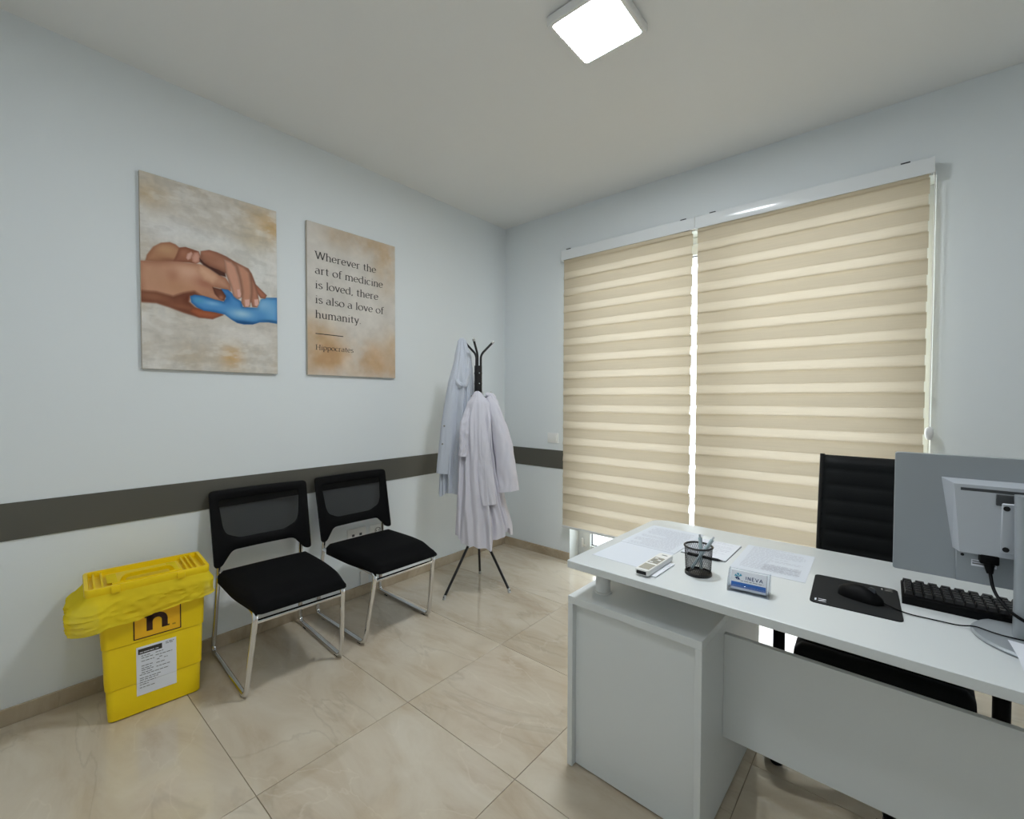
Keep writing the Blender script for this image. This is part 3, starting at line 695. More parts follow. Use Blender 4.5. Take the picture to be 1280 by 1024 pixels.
# collar folded over the hook and lapel
obj('collar', sleeve([(-0.035, 0.095, 1.285), (0.0, 0.075, 1.348), (0.030, 0.092, 1.300)], [(0, 0.018), (0.5, 0.016), (1, 0.018)], [(0, 0.016), (0.5, 0.022), (1, 0.016)], 0.3, 0.003), 'coat', fc, smooth=1.4)
obj('shoulder', sleeve([(0.055, 0.075, 1.328), (0.095, 0.078, 1.325), (0.135, 0.085, 1.20), (0.155, 0.09, 1.10)], [(0, 0.014), (0.4, 0.028), (1, 0.03)], [(0, 0.02), (0.5, 0.03), (1, 0.02)], 0.9, 0.004), 'coat', fc, smooth=1.4)
# left coat (bluish)
lc = thing('white_coat', 'bluish white doctor coat hanging high from the upper hook', 'coat', RK)
def hem_left(ph): return 0.665+0.012*math.sin(4*ph)+0.015*math.cos(ph)
tabL = [(1.715, -0.112, -0.010, 0.010, 0.012), (1.69, -0.112, -0.008, 0.030, 0.024), (1.58, -0.105, -0.004, 0.056, 0.040), (1.42, -0.116, 0.0, 0.074, 0.050), (1.25, -0.128, 0.0, 0.085, 0.058), (1.05, -0.138, 0.0, 0.096, 0.062), (0.85, -0.146, 0.0, 0.106, 0.066), (0.66, -0.146, 0.0, 0.108, 0.070)]
obj('coat_body', drape(tabL, hem_left, 8, 0.018, 5.0, 1.712), 'coatblue', lc, smooth=1.4)
obj('sleeve', sleeve([(-0.130, 0.020, 1.60), (-0.165, 0.040, 1.40), (-0.195, 0.050, 1.15), (-0.225, 0.045, 0.80)], [(0, 0.018), (0.25, 0.034), (0.7, 0.048), (1, 0.052)], [(0, 0.018), (0.3, 0.032), (1, 0.036)], 3.0, 0.004), 'coatblue', lc, smooth=1.4)
obj('shoulder_loop', sleeve([(-0.150, 0.030, 1.53), (-0.135, 0.060, 1.40), (-0.085, 0.065, 1.38), (-0.060, 0.045, 1.50)], [(0, 0.014), (0.5, 0.020), (1, 0.014)], [(0, 0.010), (0.5, 0.014), (1, 0.010)], 1.0, 0.003), 'coatblue', lc, smooth=1.4)
for z in (1.12, 1.00):
    b = B(); t_ = B(); bmesh.ops.create_uvsphere(t_, u_segments=10, v_segments=6, radius=0.006)
    uu = -0.215-(1.15-z)*0.10; merge(b, t_, Matrix.Translation(U*uu+V*(0.086)+Vector((0, 0, z))) @ Matrix.Diagonal((1, 1, 1, 1))); obj('button', b, 'grey', lc)

# ------------------------------------------------------------------ wall canvases
def noise2(h, w, cells, seed):
    r = np.random.RandomState(seed); g = r.rand(cells[0]+2, cells[1]+2)
    y = np.linspace(0, cells[0], h); x = np.linspace(0, cells[1], w); yi = y.astype(int); xi = x.astype(int); fy = (y-yi)[:, None]; fx = (x-xi)[None, :]
    fy = fy*fy*(3-2*fy); fx = fx*fx*(3-2*fx)
    return (g[yi][:, xi]*(1-fy)*(1-fx)+g[yi][:, xi+1]*(1-fy)*fx+g[yi+1][:, xi]*fy*(1-fx)+g[yi+1][:, xi+1]*fy*fx)
def fbm(h, w, c0, seed, octv=5):
    out = 0; amp = 1; tot = 0
    for o in range(octv):
        out = out+amp*noise2(h, w, (int(c0[0]*2**o), int(c0[1]*2**o)), seed+o); tot += amp; amp *= 0.55
    return out/tot
def blob(gx, gy, cx, cy, rx, ry): return np.exp(-(((gx-cx)/rx)**2+((gy-cy)/ry)**2))
def mixc(img, col, a): return img*(1-a[..., None])+np.array(col, float)*a[..., None]
def to_lin(img):
    c = np.clip(img/255.0, 0, 1); return np.where(c <= 0.04045, c/12.92, ((c+0.055)/1.055)**2.4)
def printmat(name):
    mt = bpy.data.materials.new(name); mt.use_nodes = True; nt = mt.node_tree; bs = nt.nodes['Principled BSDF']; bs.inputs['Roughness'].default_value = 0.7; bs.inputs['Specular IOR Level'].default_value = 0.25
    a = nt.nodes.new('ShaderNodeVertexColor'); a.layer_name = 'print'; nt.links.new(a.outputs[0], bs.inputs['Base Color'])
    tc = nt.nodes.new('ShaderNodeTexCoord'); n = nt.nodes.new('ShaderNodeTexNoise'); n.inputs['Scale'].default_value = 700; nt.links.new(tc.outputs['Object'], n.inputs['Vector'])
    bp = nt.nodes.new('ShaderNodeBump'); bp.inputs['Strength'].default_value = 0.15; bp.inputs['Distance'].default_value = 0.001; nt.links.new(n.outputs['Fac'], bp.inputs['Height']); nt.links.new(bp.outputs[0], bs.inputs['Normal'])
    return mt
M['print'] = printmat('canvas_print')
def canvas(label, y0, y1, z0, z1, img):
    """stretched canvas 2 cm deep; img rows from the top"""
    W, H = y1-y0, z1-z0
    t = thing('wall_canvas', label, 'picture', (0, y0, z0))
    obj('stretcher', box(B(), 0.001, 0.0192, 0, W, 0, H, 0.002, 1), 'canvas_edge', t)
    h, w = img.shape[:2]
    ys_ = np.linspace(0.0008, W-0.0008, w); zs_ = np.linspace(H-0.0008, 0.0008, h)
    co = np.zeros((h, w, 3)); co[..., 0] = 0.0196; co[..., 1] = ys_[None, :]; co[..., 2] = zs_[:, None]
    me = bpy.data.meshes.new('painted_face'); n = h*w; nf = (h-1)*(w-1)
    idx = np.arange(n).reshape(h, w); q = np.stack([idx[1:, :-1], idx[1:, 1:], idx[:-1, 1:], idx[:-1, :-1]], -1).reshape(-1)
    me.vertices.add(n); me.vertices.foreach_set('co', co.reshape(-1)); me.loops.add(nf*4); me.loops.foreach_set('vertex_index', q.astype(np.int32))
    me.polygons.add(nf); me.polygons.foreach_set('loop_start', np.arange(0, nf*4, 4, dtype=np.int32)); me.update(); me.validate()
    ca = me.color_attributes.new('print', 'FLOAT_COLOR', 'POINT'); rgba = np.ones((h, w, 4)); rgba[..., :3] = to_lin(img); ca.data.foreach_set('color', rgba.reshape(-1).astype(np.float32))
    me.materials.append(M['print']); o = bpy.data.objects.new('printed_face', me); C.objects.link(o); o.parent = t
    return t
# --- picture of clasped hands: painted in a 1000 x 1500 frame
HP, WP = 420, 280
gx, gy = np.meshgrid(np.linspace(0, 1000, WP), np.linspace(0, 1500, HP))
img = np.zeros((HP, WP, 3))+np.array((206, 199, 188.0))
n1, n2, n3 = fbm(HP, WP, (4, 3), 11), fbm(HP, WP, (9, 3), 23), fbm(HP, WP, (6, 9), 31)
st = fbm(HP, WP, (30, 7), 91, 4); gr = fbm(HP, WP, (40, 30), 97, 3)
img = mixc(img, (226, 222, 216), np.clip((n1-0.45)*3, 0, 0.8)); img = mixc(img, (190, 178, 160), np.clip((n2-0.52)*3.2, 0, 0.7)); img = mixc(img, (176, 172, 164), np.clip((n3-0.57)*3, 0, 0.5))
for cx, cy, rx, ry, col, a in ((60, 160, 130, 110, (196, 166, 122), .55), (880, 130, 150, 130, (200, 164, 112), .6), (960, 180, 90, 120, (205, 158, 92), .5), (800, 330, 130, 110, (196, 176, 140), .55), (620, 1370, 90, 110, (206, 158, 96), .75), (330, 1400, 120, 70, (190, 170, 140), .5), (200, 400, 260, 130, (232, 231, 231), .8), (520, 420, 300, 110, (228, 229, 228), .7), (860, 600, 160, 170, (224, 226, 224), .7), (700, 1170, 280, 90, (228, 224, 220), .7), (180, 1150, 240, 90, (214, 208, 200), .5)):
    img = mixc(img, col, np.clip(blob(gx, gy, cx, cy, rx, ry)*np.clip(0.15+1.9*(n2*0.5+st*0.5)-0.3, 0, 1.2)*a, 0, 1))
img = mixc(img, (176, 170, 160), np.clip((st-0.56)*2.2, 0, 0.25)); img = mixc(img, (236, 234, 230), np.clip((0.44-st)*2.5, 0, 0.3))
img += ((n3-0.5)*20+(gr-0.5)*16)[..., None]+6
def poly_dist(pts):
    pts = np.array(pts, float); inside = np.zeros(gx.shape, bool); dist = np.full(gx.shape, 1e9)
    for (ax, ay), (bx_, by) in zip(pts, np.roll(pts, -1, 0)):
        cond = ((ay > gy) != (by > gy)); xint = (bx_-ax)*(gy-ay)/(by-ay+1e-9)+ax; inside ^= cond & (gx < xint)
        dx, dy = bx_-ax, by-ay; tt = np.clip(((gx-ax)*dx+(gy-ay)*dy)/(dx*dx+dy*dy+1e-9), 0, 1); dist = np.minimum(dist, np.hypot(gx-ax-tt*dx, gy-ay-tt*dy))
    return np.where(inside, dist, -dist)
def paint(img, pts, col, edge, ew=40, soft=4, tones=(), a=1.0):
    d = poly_dist(pts); c = np.zeros(img.shape)+np.array(col, float)
    c = mixc(c, edge, np.clip(1-d/ew, 0, 1)**1.6*0.8)
    for cx, cy, rx, ry, tc_, ta in tones: c = mixc(c, tc_, np.clip(blob(gx, gy, cx, cy, rx, ry)*ta, 0, 1))
    c += ((n3-0.5)*14)[..., None]
    al = np.clip(0.5+d/(2*soft), 0, 1)*a
    return img*(1-al[..., None])+c*al[..., None]
PG = {'A': [(28, 676), (39, 627), (78, 557), (127, 514), (185, 494), (222, 502), (248, 522), (289, 507), (336, 514), (379, 521), (394, 568), (386, 602), (358, 624), (311, 624), (243, 635), (111, 666)],
 'A2': [(248, 522), (289, 507), (336, 514), (379, 521), (394, 568), (386, 602), (358, 624), (311, 624), (205, 644), (228, 581)],
 'N0': [(291, 593), (300, 556), (328, 534), (339, 547), (323, 594), (304, 609)], 'T0': [(327, 575), (347, 534), (379, 524), (394, 568), (383, 606), (358, 622), (334, 614)],
 'B': [(-10, 683), (111, 661), (235, 634), (311, 629), (366, 623), (413, 624), (462, 646), (511, 673), (578, 697), (612, 748), (620, 804), (543, 794), (485, 791), (493, 827), (559, 872), (550, 903), (492, 903), (410, 889), (316, 896), (307, 943), (346, 982), (441, 995), (541, 1009), (549, 1019), (473, 1058), (376, 1059), (268, 1035), (179, 1008), (93, 987), (-10, 994)],
 'B2': [(-10, 908), (94, 899), (202, 915), (270, 877), (347, 849), (410, 889), (316, 896), (307, 943), (361, 989), (549, 1013), (473, 1058), (376, 1059), (268, 1035), (179, 1008), (93, 987), (-10, 994)],
 'B3': [(330, 989), (441, 994), (554, 1012), (473, 1058), (376, 1059), (314, 1024)], 'K': [(381, 626), (445, 635), (511, 677), (531, 716), (485, 772), (412, 749), (369, 684)],
 'D': [(386, 570), (430, 601), (495, 629), (570, 631), (578, 687), (528, 683), (462, 646), (413, 624), (388, 602)], 'D2': [(476, 793), (543, 799), (577, 850), (563, 896), (525, 883), (492, 846)],
 'E': [(316, 896), (347, 879), (410, 877), (492, 893), (559, 901), (576, 870), (551, 826), (518, 813), (543, 794), (594, 794), (620, 814), (646, 848), (699, 878), (708, 921), (763, 919), (828, 912), (857, 832), (906, 808), (1010, 792), (1010, 1035), (923, 1031), (846, 1041), (789, 1067), (715, 1076), (662, 1070), (618, 1047), (566, 1010), (491, 1002), (409, 1000), (361, 980), (323, 945)],
 'C': [(395, 513), (455, 488), (513, 493), (580, 510), (650, 541), (757, 576), (784, 615), (812, 689), (830, 766), (772, 876), (700, 839), (638, 801), (604, 730), (579, 658), (528, 641), (454, 624), (413, 601), (390, 569)],
 'F4': [(802, 691), (858, 741), (911, 787), (896, 820), (858, 822), (825, 777)], 'F3': [(779, 636), (811, 709), (834, 785), (846, 864), (828, 909), (786, 912), (773, 856), (783, 755)],
 'F2': [(658, 554), (721, 569), (766, 609), (779, 696), (783, 795), (767, 912), (722, 926), (697, 888), (705, 789), (692, 693)], 'F1': [(563, 538), (623, 547), (658, 583), (684, 665), (701, 760), (700, 839), (668, 866), (633, 840), (616, 766), (579, 658)],
 'N1': [(660, 777), (687, 767), (698, 814), (691, 845), (668, 844)], 'N2': [(722, 855), (764, 843), (767, 892), (754, 917), (726, 918)], 'N3': [(801, 841), (838, 830), (843, 875), (826, 903), (805, 896)]}
img = paint(img, PG['A'], (186, 136, 104), (150, 98, 72), 40, 5, [(160, 560, 60, 40, (206, 162, 124), .8), (200, 640, 80, 20, (150, 98, 74), .8)])
img = paint(img, PG['A2'], (160, 104, 80), (128, 78, 58), 30, 5, [(280, 560, 30, 30, (180, 122, 96), .7)])
img = paint(img, PG['T0'], (214, 162, 142), (170, 112, 92), 22, 4); img = paint(img, PG['N0'], (222, 176, 160), (190, 138, 120), 14, 4)
img = paint(img, PG['B'], (206, 156, 128), (160, 106, 80), 60, 5, [(300, 700, 110, 60, (220, 174, 148), .8), (90, 780, 120, 70, (204, 156, 126), .7), (200, 760, 40, 60, (178, 122, 96), .6), (420, 770, 70, 50, (172, 112, 90), .8), (240, 840, 120, 50, (196, 146, 112), .7), (420, 850, 90, 30, (196, 140, 110), .8)])
img = paint(img, PG['K'], (222, 176, 146), (196, 146, 118), 50, 16)
img = paint(img, PG['B2'], (136, 84, 62), (112, 64, 46), 50, 12, [(60, 940, 90, 30, (156, 104, 78), .8), (250, 990, 90, 20, (160, 104, 76), .6), (300, 920, 40, 40, (110, 56, 40), .7)])
img = paint(img, PG['B3'], (176, 100, 66), (140, 76, 50), 30, 9)
img = paint(img, PG['E'], (84, 150, 208), (32, 88, 150), 34, 4, [(700, 985, 90, 36, (176, 216, 236), .9), (880, 880, 90, 60, (150, 200, 232), .8), (950, 930, 60, 90, (130, 184, 222), .6), (470, 930, 60, 20, (150, 200, 232), .7), (370, 920, 40, 24, (90, 168, 200), .6), (720, 1060, 130, 18, (24, 72, 120), .8), (590, 860, 26, 50, (50, 112, 180), .7), (960, 1020, 80, 14, (34, 84, 130), .7)])
img = paint(img, PG['D2'], (120, 72, 54), (84, 46, 36), 20, 5, [(540, 870, 20, 20, (186, 126, 96), .8)])
img = paint(img, PG['D'], (84, 50, 40), (64, 36, 30), 20, 6)
img = paint(img, PG['C'], (168, 116, 92), (126, 80, 62), 44, 5, [(440, 520, 60, 26, (186, 128, 104), .8), (560, 580, 70, 30, (182, 130, 106), .7), (700, 580, 60, 30, (176, 124, 100), .8)])
for k, col in (('F4', (176, 112, 88)), ('F3', (190, 132, 108)), ('F2', (204, 148, 122)), ('F1', (214, 160, 136))): img = paint(img, PG[k], col, tuple(c*0.68 for c in col), 26, 4)
for k in ('N3', 'N2', 'N1'): img = paint(img, PG[k], (232, 186, 172), (206, 152, 134), 10, 4)
canvas('canvas print of hands clasping a blue-gloved hand', -2.550, -1.952, 1.436, 2.341, img)
# --- quote canvas
HP, WP = 240, 160
gx, gy = np.meshgrid(np.linspace(0, 1000, WP), np.linspace(0, 1500, HP))
n1, n2, n3 = fbm(HP, WP, (4, 3), 51), fbm(HP, WP, (5, 4), 63), fbm(HP, WP, (12, 8), 71)
img = np.zeros((HP, WP, 3))+np.array((217, 211, 203.0))
for cx, cy, rx, ry, col, a in ((480, 60, 260, 120, (196, 166, 128), .9), (900, 200, 150, 260, (200, 164, 118), .95), (700, 30, 300, 90, (190, 160, 124), .6), (60, 1130, 230, 170, (196, 160, 118), .9), (250, 1330, 360, 170, (198, 160, 120), .9), (640, 1280, 260, 160, (206, 170, 132), .75), (850, 1420, 260, 120, (198, 160, 120), .8), (960, 1180, 140, 200, (206, 176, 140), .6), (420, 1380, 60, 90, (226, 214, 198), .8)):
    img = mixc(img, col, np.clip(blob(gx, gy, cx, cy, rx, ry)*(0.25+1.5*np.clip(n2*1.6-0.35, 0, 1))*a, 0, 1))
gr = fbm(HP, WP, (24, 16), 197, 3); img += ((n3-0.5)*18)[..., None]+((n1-0.5)*12)[..., None]+((gr-0.5)*14)[..., None]
qc = canvas('beige canvas print with a printed quotation about medicine and humanity', -1.783, -1.172, 1.441, 2.347, img)

# --- lettering: a small wide serif drawn with a broad pen
def arc(cx, cy, rx, ry, a0, a1, n=14): return [(cx+rx*math.cos(math.radians(a)), cy+ry*math.sin(math.radians(a))) for a in np.linspace(a0, a1, n)]
def ser(x, y, w=0.20): return [(x-w, y), (x+w, y)]
def slab(x, y): return [(x-0.16, y-0.05), (x, y)]
GL = {
 'h': (1.08, [[(0.2, 0), (0.2, 1.5)], slab(0.2, 1.5), ser(0.2, 0), arc(0.52, 0.62, 0.32, 0.36, 180, 0)+[(0.84, 0)], ser(0.84, 0)]),
 'n': (1.08, [[(0.2, 0), (0.2, 0.98)], slab(0.2, 0.98), ser(0.2, 0), arc(0.52, 0.62, 0.32, 0.36, 180, 0)+[(0.84, 0)], ser(0.84, 0)]),
 'm': (1.66, [[(0.2, 0), (0.2, 0.98)], slab(0.2, 0.98), ser(0.2, 0), arc(0.50, 0.62, 0.30, 0.36, 180, 0)+[(0.80, 0)], ser(0.80, 0), arc(1.11, 0.62, 0.31, 0.36, 180, 0)+[(1.42, 0)], ser(1.42, 0)]),
 'u': (1.08, [[(0.2, 0.98)]+arc(0.52, 0.36, 0.32, 0.36, 180, 360)[0:], [(0.84, 0.98), (0.84, 0)], slab(0.2, 0.98), slab(0.84, 0.98), [(0.84, 0.0), (1.0, 0.0)]]),
 'r': (0.78, [[(0.2, 0), (0.2, 0.98)], slab(0.2, 0.98), ser(0.2, 0), arc(0.50, 0.62, 0.30, 0.36, 180, 60)]),
 'e': (0.96, [arc(0.47, 0.49, 0.40, 0.49, 8, 180)+arc(0.47, 0.49, 0.40, 0.49, 180, 322), [(0.07, 0.53), (0.86, 0.55)]]),
 'o': (1.06, [arc(0.52, 0.49, 0.45, 0.49, 90, 270), arc(0.52, 0.49, 0.45, 0.49, 270, 450)]),
 'c': (0.90, [arc(0.48, 0.49, 0.41, 0.49, 45, 180)+arc(0.48, 0.49, 0.41, 0.49, 180, 320)]),
 'd': (1.08, [arc(0.48, 0.49, 0.41, 0.49, 60, 180)+arc(0.48, 0.49, 0.41, 0.49, 180, 310), [(0.85, 1.5), (0.85, 0)], slab(0.85, 1.5), [(0.85, 0), (1.02, 0.02)]]),
 'p': (1.08, [arc(0.56, 0.49, 0.41, 0.49, 120, -130), [(0.2, 0.98), (0.2, -0.5)], slab(0.2, 0.98), ser(0.2, -0.5)]),
 'a': (0.96, [arc(0.42, 0.66, 0.32, 0.32, 150, 0)+[(0.74, 0.0)], arc(0.42, 0.28, 0.34, 0.28, 60, 180)+arc(0.42, 0.28, 0.34, 0.28, 180, 330), [(0.74, 0.0), (0.92, 0.03)]]),
 's': (0.80, [arc(0.40, 0.72, 0.28, 0.25, 30, 180)+[(0.40, 0.50)]+arc(0.40, 0.25, 0.31, 0.25, 60, -150)]),
 't': (0.70, [[(0.30, 1.28), (0.30, 0.22)]+arc(0.50, 0.22, 0.20, 0.22, 180, 300), [(0.05, 0.96), (0.62, 0.96)]]),
 'f': (0.66, [[(0.28, 0), (0.28, 1.18)]+arc(0.52, 1.18, 0.24, 0.32, 180, 50), [(0.05, 0.96), (0.58, 0.96)], ser(0.28, 0)]),
 'i': (0.48, [[(0.24, 0), (0.24, 0.98)], slab(0.24, 0.98), ser(0.24, 0), [(0.24, 1.32), (0.24, 1.42)]]),
 'l': (0.48, [[(0.24, 0), (0.24, 1.5)], slab(0.24, 1.5), ser(0.24, 0)]),
 'v': (0.98, [[(0.12, 0.98), (0.50, 0.0)], [(0.50, 0.0), (0.86, 0.98)], ser(0.12, 0.98, 0.15), ser(0.86, 0.98, 0.13)]),
 'y': (0.98, [[(0.12, 0.98), (0.50, 0.05)], [(0.86, 0.98), (0.42, -0.30)]+arc(0.24, -0.32, 0.18, 0.14, 0, -120), ser(0.12, 0.98, 0.15), ser(0.86, 0.98, 0.13)]),
 'W': (1.95, [[(0.12, 1.42), (0.56, 0.0)], [(0.56, 0.0), (0.96, 1.42)], [(0.96, 1.42), (1.40, 0.0)], [(1.40, 0.0), (1.82, 1.42)], ser(0.12, 1.42), ser(0.96, 1.42, 0.14), ser(1.82, 1.42, 0.17)]),
 'H': (1.45, [[(0.24, 0), (0.24, 1.42)], [(1.18, 0), (1.18, 1.42)], [(0.24, 0.73), (1.18, 0.73)], ser(0.24, 0), ser(1.18, 0), ser(0.24, 1.42), ser(1.18, 1.42)]),
 ',': (0.42, [[(0.20, 0.10), (0.20, 0.0), (0.12, -0.22)]]), '.': (0.42, [[(0.20, 0.0), (0.20, 0.10)]]), ' ': (0.52, []),
 'I': (0.5, [[(0.25, 0), (0.25, 1.42)]]), 'N': (1.25, [[(0.2, 0), (0.2, 1.42)], [(0.2, 1.42), (1.05, 0)], [(1.05, 0), (1.05, 1.42)]]),
 'E': (1.0, [[(0.2, 0), (0.2, 1.42)], [(0.2, 0), (0.88, 0)], [(0.2, 0.73), (0.8, 0.73)], [(0.2, 1.42), (0.88, 1.42)]]),
 'V': (1.2, [[(0.08, 1.42), (0.6, 0)], [(0.6, 0), (1.12, 1.42)]]), 'A': (1.25, [[(0.08, 0), (0.62, 1.42)], [(0.62, 1.42), (1.17, 0)], [(0.28, 0.46), (0.96, 0.46)]]),
}
def text_width(s, gap=0.06): return sum(GL[c][0] for c in s)+gap*(len(s)-1)
def letter_mesh(bm, s, f, xh, width=None, thin=0.075, thick=0.21, gap=0.06, mono=False):
    """f(a,c) maps metres (right, up) onto the surface"""
    total = text_width(s, gap); kx = xh if width is None else width/total; x = 0.0
    def wid(d):
        if mono: return thick
        th = math.atan2(d[1], d[0]); return thin+(thick-thin)*abs(math.sin(th-math.radians(18)))**1.4
    for ch in s:
        w, strokes = GL[ch]
        for st in strokes:
            n = len(st); L_, R_ = [], []
            for i, p in enumerate(st):
                q0, q1 = st[max(0, i-1)], st[min(n-1, i+1)]; d = (q1[0]-q0[0], q1[1]-q0[1]); l = math.hypot(*d) or 1; d = (d[0]/l, d[1]/l)
                h = wid(d)/2; L_.append(bm.verts.new(f((x+p[0]-d[1]*h)*kx, (p[1]+d[0]*h)*xh))); R_.append(bm.verts.new(f((x+p[0]+d[1]*h)*kx, (p[1]-d[0]*h)*xh)))
            for i in range(n-1): bm.faces.new((R_[i], R_[i+1], L_[i+1], L_[i]))
        x += w+gap
    return bm
H2 = 2.347-1.441
for txt, w, base in (('Wherever the', 0.414, 0.213), ('art of medicine', 0.466, 0.301), ('is loved, there', 0.430, 0.388), ('is also a love of', 0.471, 0.476), ('humanity.', 0.303, 0.564), ('Hippocrates', 0.247, 0.754)):
    xh = 0.0305 if txt != 'Hippocrates' else 0.0205
    b = B(); letter_mesh(b, txt, lambda a, c: Vector((0.0201, 0.048+a, H2-base+c)), xh, w)
    o = obj('lettering', b, 'inkdk', qc, smooth=None); o['label'] = 'dark serif printed words'
b = B(); quadxy(b, lambda a, c: Vector((0.0201, a, c)), 0.048, 0.226, H2-0.661, H2-0.656); obj('printed_rule', b, 'inkdk', qc, smooth=None)

# ------------------------------------------------------------------ sockets and switch
def wall_plate(name, label, cat, loc, rz, w, h, kind, group=None):
    """faces local +x from the wall; y right, z up"""
    t = thing(name, label, cat, loc, rz, group)
    obj('plate', box(B(), 0, 0.009, -w/2, w/2, -h/2, h/2, 0.003), 'white', t)
    if kind == 'rocker':
        obj('rocker', box(B(), 0.008, 0.0125, -w/2+0.012, w/2-0.012, -h/2+0.012, h/2-0.012, 0.002), 'white', t)
    elif kind == 'schuko':
        b = B(); t_ = B(); lathe(t_, [(0.0, 0.0), (0.017, 0.0), (0.019, 0.006), (0.022, 0.0065), (0.022, 0.0)], 24); merge(b, t_, Matrix.Translation((0.0085, 0, 0)) @ Matrix.Rotation(PI/2, 4, 'Y')); obj('socket_well', b, 'grey', t)
        b = B()
        for yy in (-0.0095, 0.0095): cyl(b, (0.0088, yy, 0), (0.0098, yy, 0), 0.0035, n=12)
        obj('pin_holes', b, 'black', t)
    elif kind == 'data':
        for yy in (-w/5, w/5):
            obj('jack', box(B(), 0.0088, 0.0102, yy-0.009, yy+0.009, -0.008, 0.008, 0.001, 1), 'dkgrey', t)
    return t
wall_plate('data_socket', 'wide white double data socket behind the second chair back', 'socket', (0, -1.464, 0.412), 0, 0.132, 0.086, 'data')
wall_plate('power_socket', 'white round-pin power socket beside the data socket', 'socket', (0, -1.310, 0.408), 0, 0.118, 0.086, 'schuko')
wall_plate('cable_outlet', 'small white outlet plate low on the wall between chair legs', 'socket', (0, -1.410, 0.116), 0, 0.060, 0.090, 'blank')
wall_plate('light_switch', 'white light switch above the grey band beside the blind', 'switch', (0.531, 0, 0.982), -PI/2, 0.105, 0.080, 'rocker')

# ------------------------------------------------------------------ office chair
oc = thing('office_chair', 'black ribbed office chair with armrests behind the desk', 'chair', (2.632, -1.03, 0))
def ribbed(prof, hw, thick, ribs, amp, flare=None):
    """sweep prof [(y,z)] across x; padded both sides, ribs along the path"""
    P = [Vector((0, p[0], p[1])) for p in prof]; cum = [0]
    for p, q in zip(P, P[1:]): cum.append(cum[-1]+(q-p).length)
    n = ribs*8; F, K = [], []
    for i in range(n+1):
        s = cum[-1]*i/n; j = min(max(k for k in range(len(cum)) if cum[k] <= s+1e-9), len(P)-2)
        p = P[j].lerp(P[j+1], (s-cum[j])/(cum[j+1]-cum[j])); a = P[max(0, j-1)]; c = P[min(len(P)-1, j+2)]; d = (c-a).normalized(); nr = Vector((0, -d.z, d.y))
        puff = amp*abs(math.sin(PI*ribs*i/n))**0.6; e = min(1, min(i, n-i)/4)**0.5
        F.append((p+nr*(thick/2*e+puff*e), 1)); K.append((p-nr*(thick/2*e+puff*0.6*e), 1))
    b = B(); xs_ = [-hw, -hw+0.006, -hw+0.02]+list(np.linspace(-hw+0.06, hw-0.06, 7))+[hw-0.02, hw-0.006, hw]
    def grid(L_, sgn, oth):
        G = []
        for x in xs_:
            e = 1-smoothstep(hw-0.02, hw, abs(x))*0.9
            G.append([b.verts.new((x, *(oth[i].lerp(L_[i], 0.5+0.5*e)).yz)) for i in range(n+1)])
        return G
    f, k = [p for p, _ in F], [p for p, _ in K]
    G1, G2 = grid(f, 1, k), grid(k, -1, f)
    for G in (G1, G2):
        for u, v in zip(G, G[1:]):
            for i in range(n): b.faces.new((u[i], v[i], v[i+1], u[i+1]))
    for e in (0, -1):
        for i in range(n): b.faces.new((G1[e][i], G1[e][i+1], G2[e][i+1], G2[e][i]))
    for e in (0, n):
        for u in range(len(xs_)-1): b.faces.new((G1[u][e], G1[u+1][e], G2[u+1][e], G2[u][e]))
    bmesh.ops.recalc_face_normals(b, faces=b.faces[:]); return b
obj('seat', ribbed([(-0.255, 0.438), (-0.235, 0.462), (-0.18, 0.470), (0.0, 0.462), (0.14, 0.455), (0.19, 0.462)], 0.215, 0.040, 8, 0.007), 'leather', oc, smooth=1.0)
obj('backrest', ribbed([(0.185, 0.465), (0.205, 0.54), (0.222, 0.66), (0.238, 0.80), (0.258, 0.94), (0.275, 1.045), (0.286, 1.072)], 0.195, 0.036, 10, 0.0035), 'leather', oc, smooth=1.0)
for s in (-1, 1):
    b = B(); tube(b, fillet([(s*0.205, -0.22, 0.440), (s*0.205, 0.17, 0.435), (s*0.202, 0.215, 0.56), (s*0.198, 0.272, 1.02), (s*0.198, 0.285, 1.075)], 0.05), 0.009, 8); obj('frame_rail', b, 'blackmetal', oc)
    b = B(); tube(b, fillet([(s*0.200, -0.185, 0.385), (s*0.268, -0.185, 0.385), (s*0.268, -0.185, 0.638), (s*0.268, 0.195, 0.645), (s*0.268, 0.222, 0.645), (s*0.195, 0.222, 0.645)], 0.03, 6), 0.0185, 14)
    ar = obj('armrest', b, 'blackplastic', oc)
    b = B(); box(b, s*0.268-0.024, s*0.268+0.024, -0.13, 0.15, 0.647, 0.668, 0.006); obj('arm_pad', b, 'leather', ar)
b = B(); box(b, -0.215, 0.215, -0.205, -0.165, 0.378, 0.400, 0.004); box(b, -0.05, 0.05, -0.17, 0.0, 0.380, 0.400, 0.004); box(b, -0.215, 0.215, -0.015, 0.025, 0.400, 0.426, 0.004); box(b, -0.08, 0.08, -0.10, 0.10, 0.370, 0.425, 0.006); obj('tilt_mechanism', b, 'black', oc)
hub = Vector((-0.032, -0.010, 0))
b = B(); cyl(b, hub+Vector((0, 0, 0.10)), hub+Vector((0, 0, 0.27)), 0.027); cyl(b, hub+Vector((0, 0, 0.26)), hub+Vector((0, 0, 0.39)), 0.015); obj('gas_lift', b, 'blackmetal', oc)
b = B(); lathe(b, [(0, 0.075), (0.04, 0.075), (0.045, 0.09), (0.040, 0.125), (0.03, 0.135), (0, 0.135)], 24, hub); obj('base_hub', b, 'blackmetal', oc)
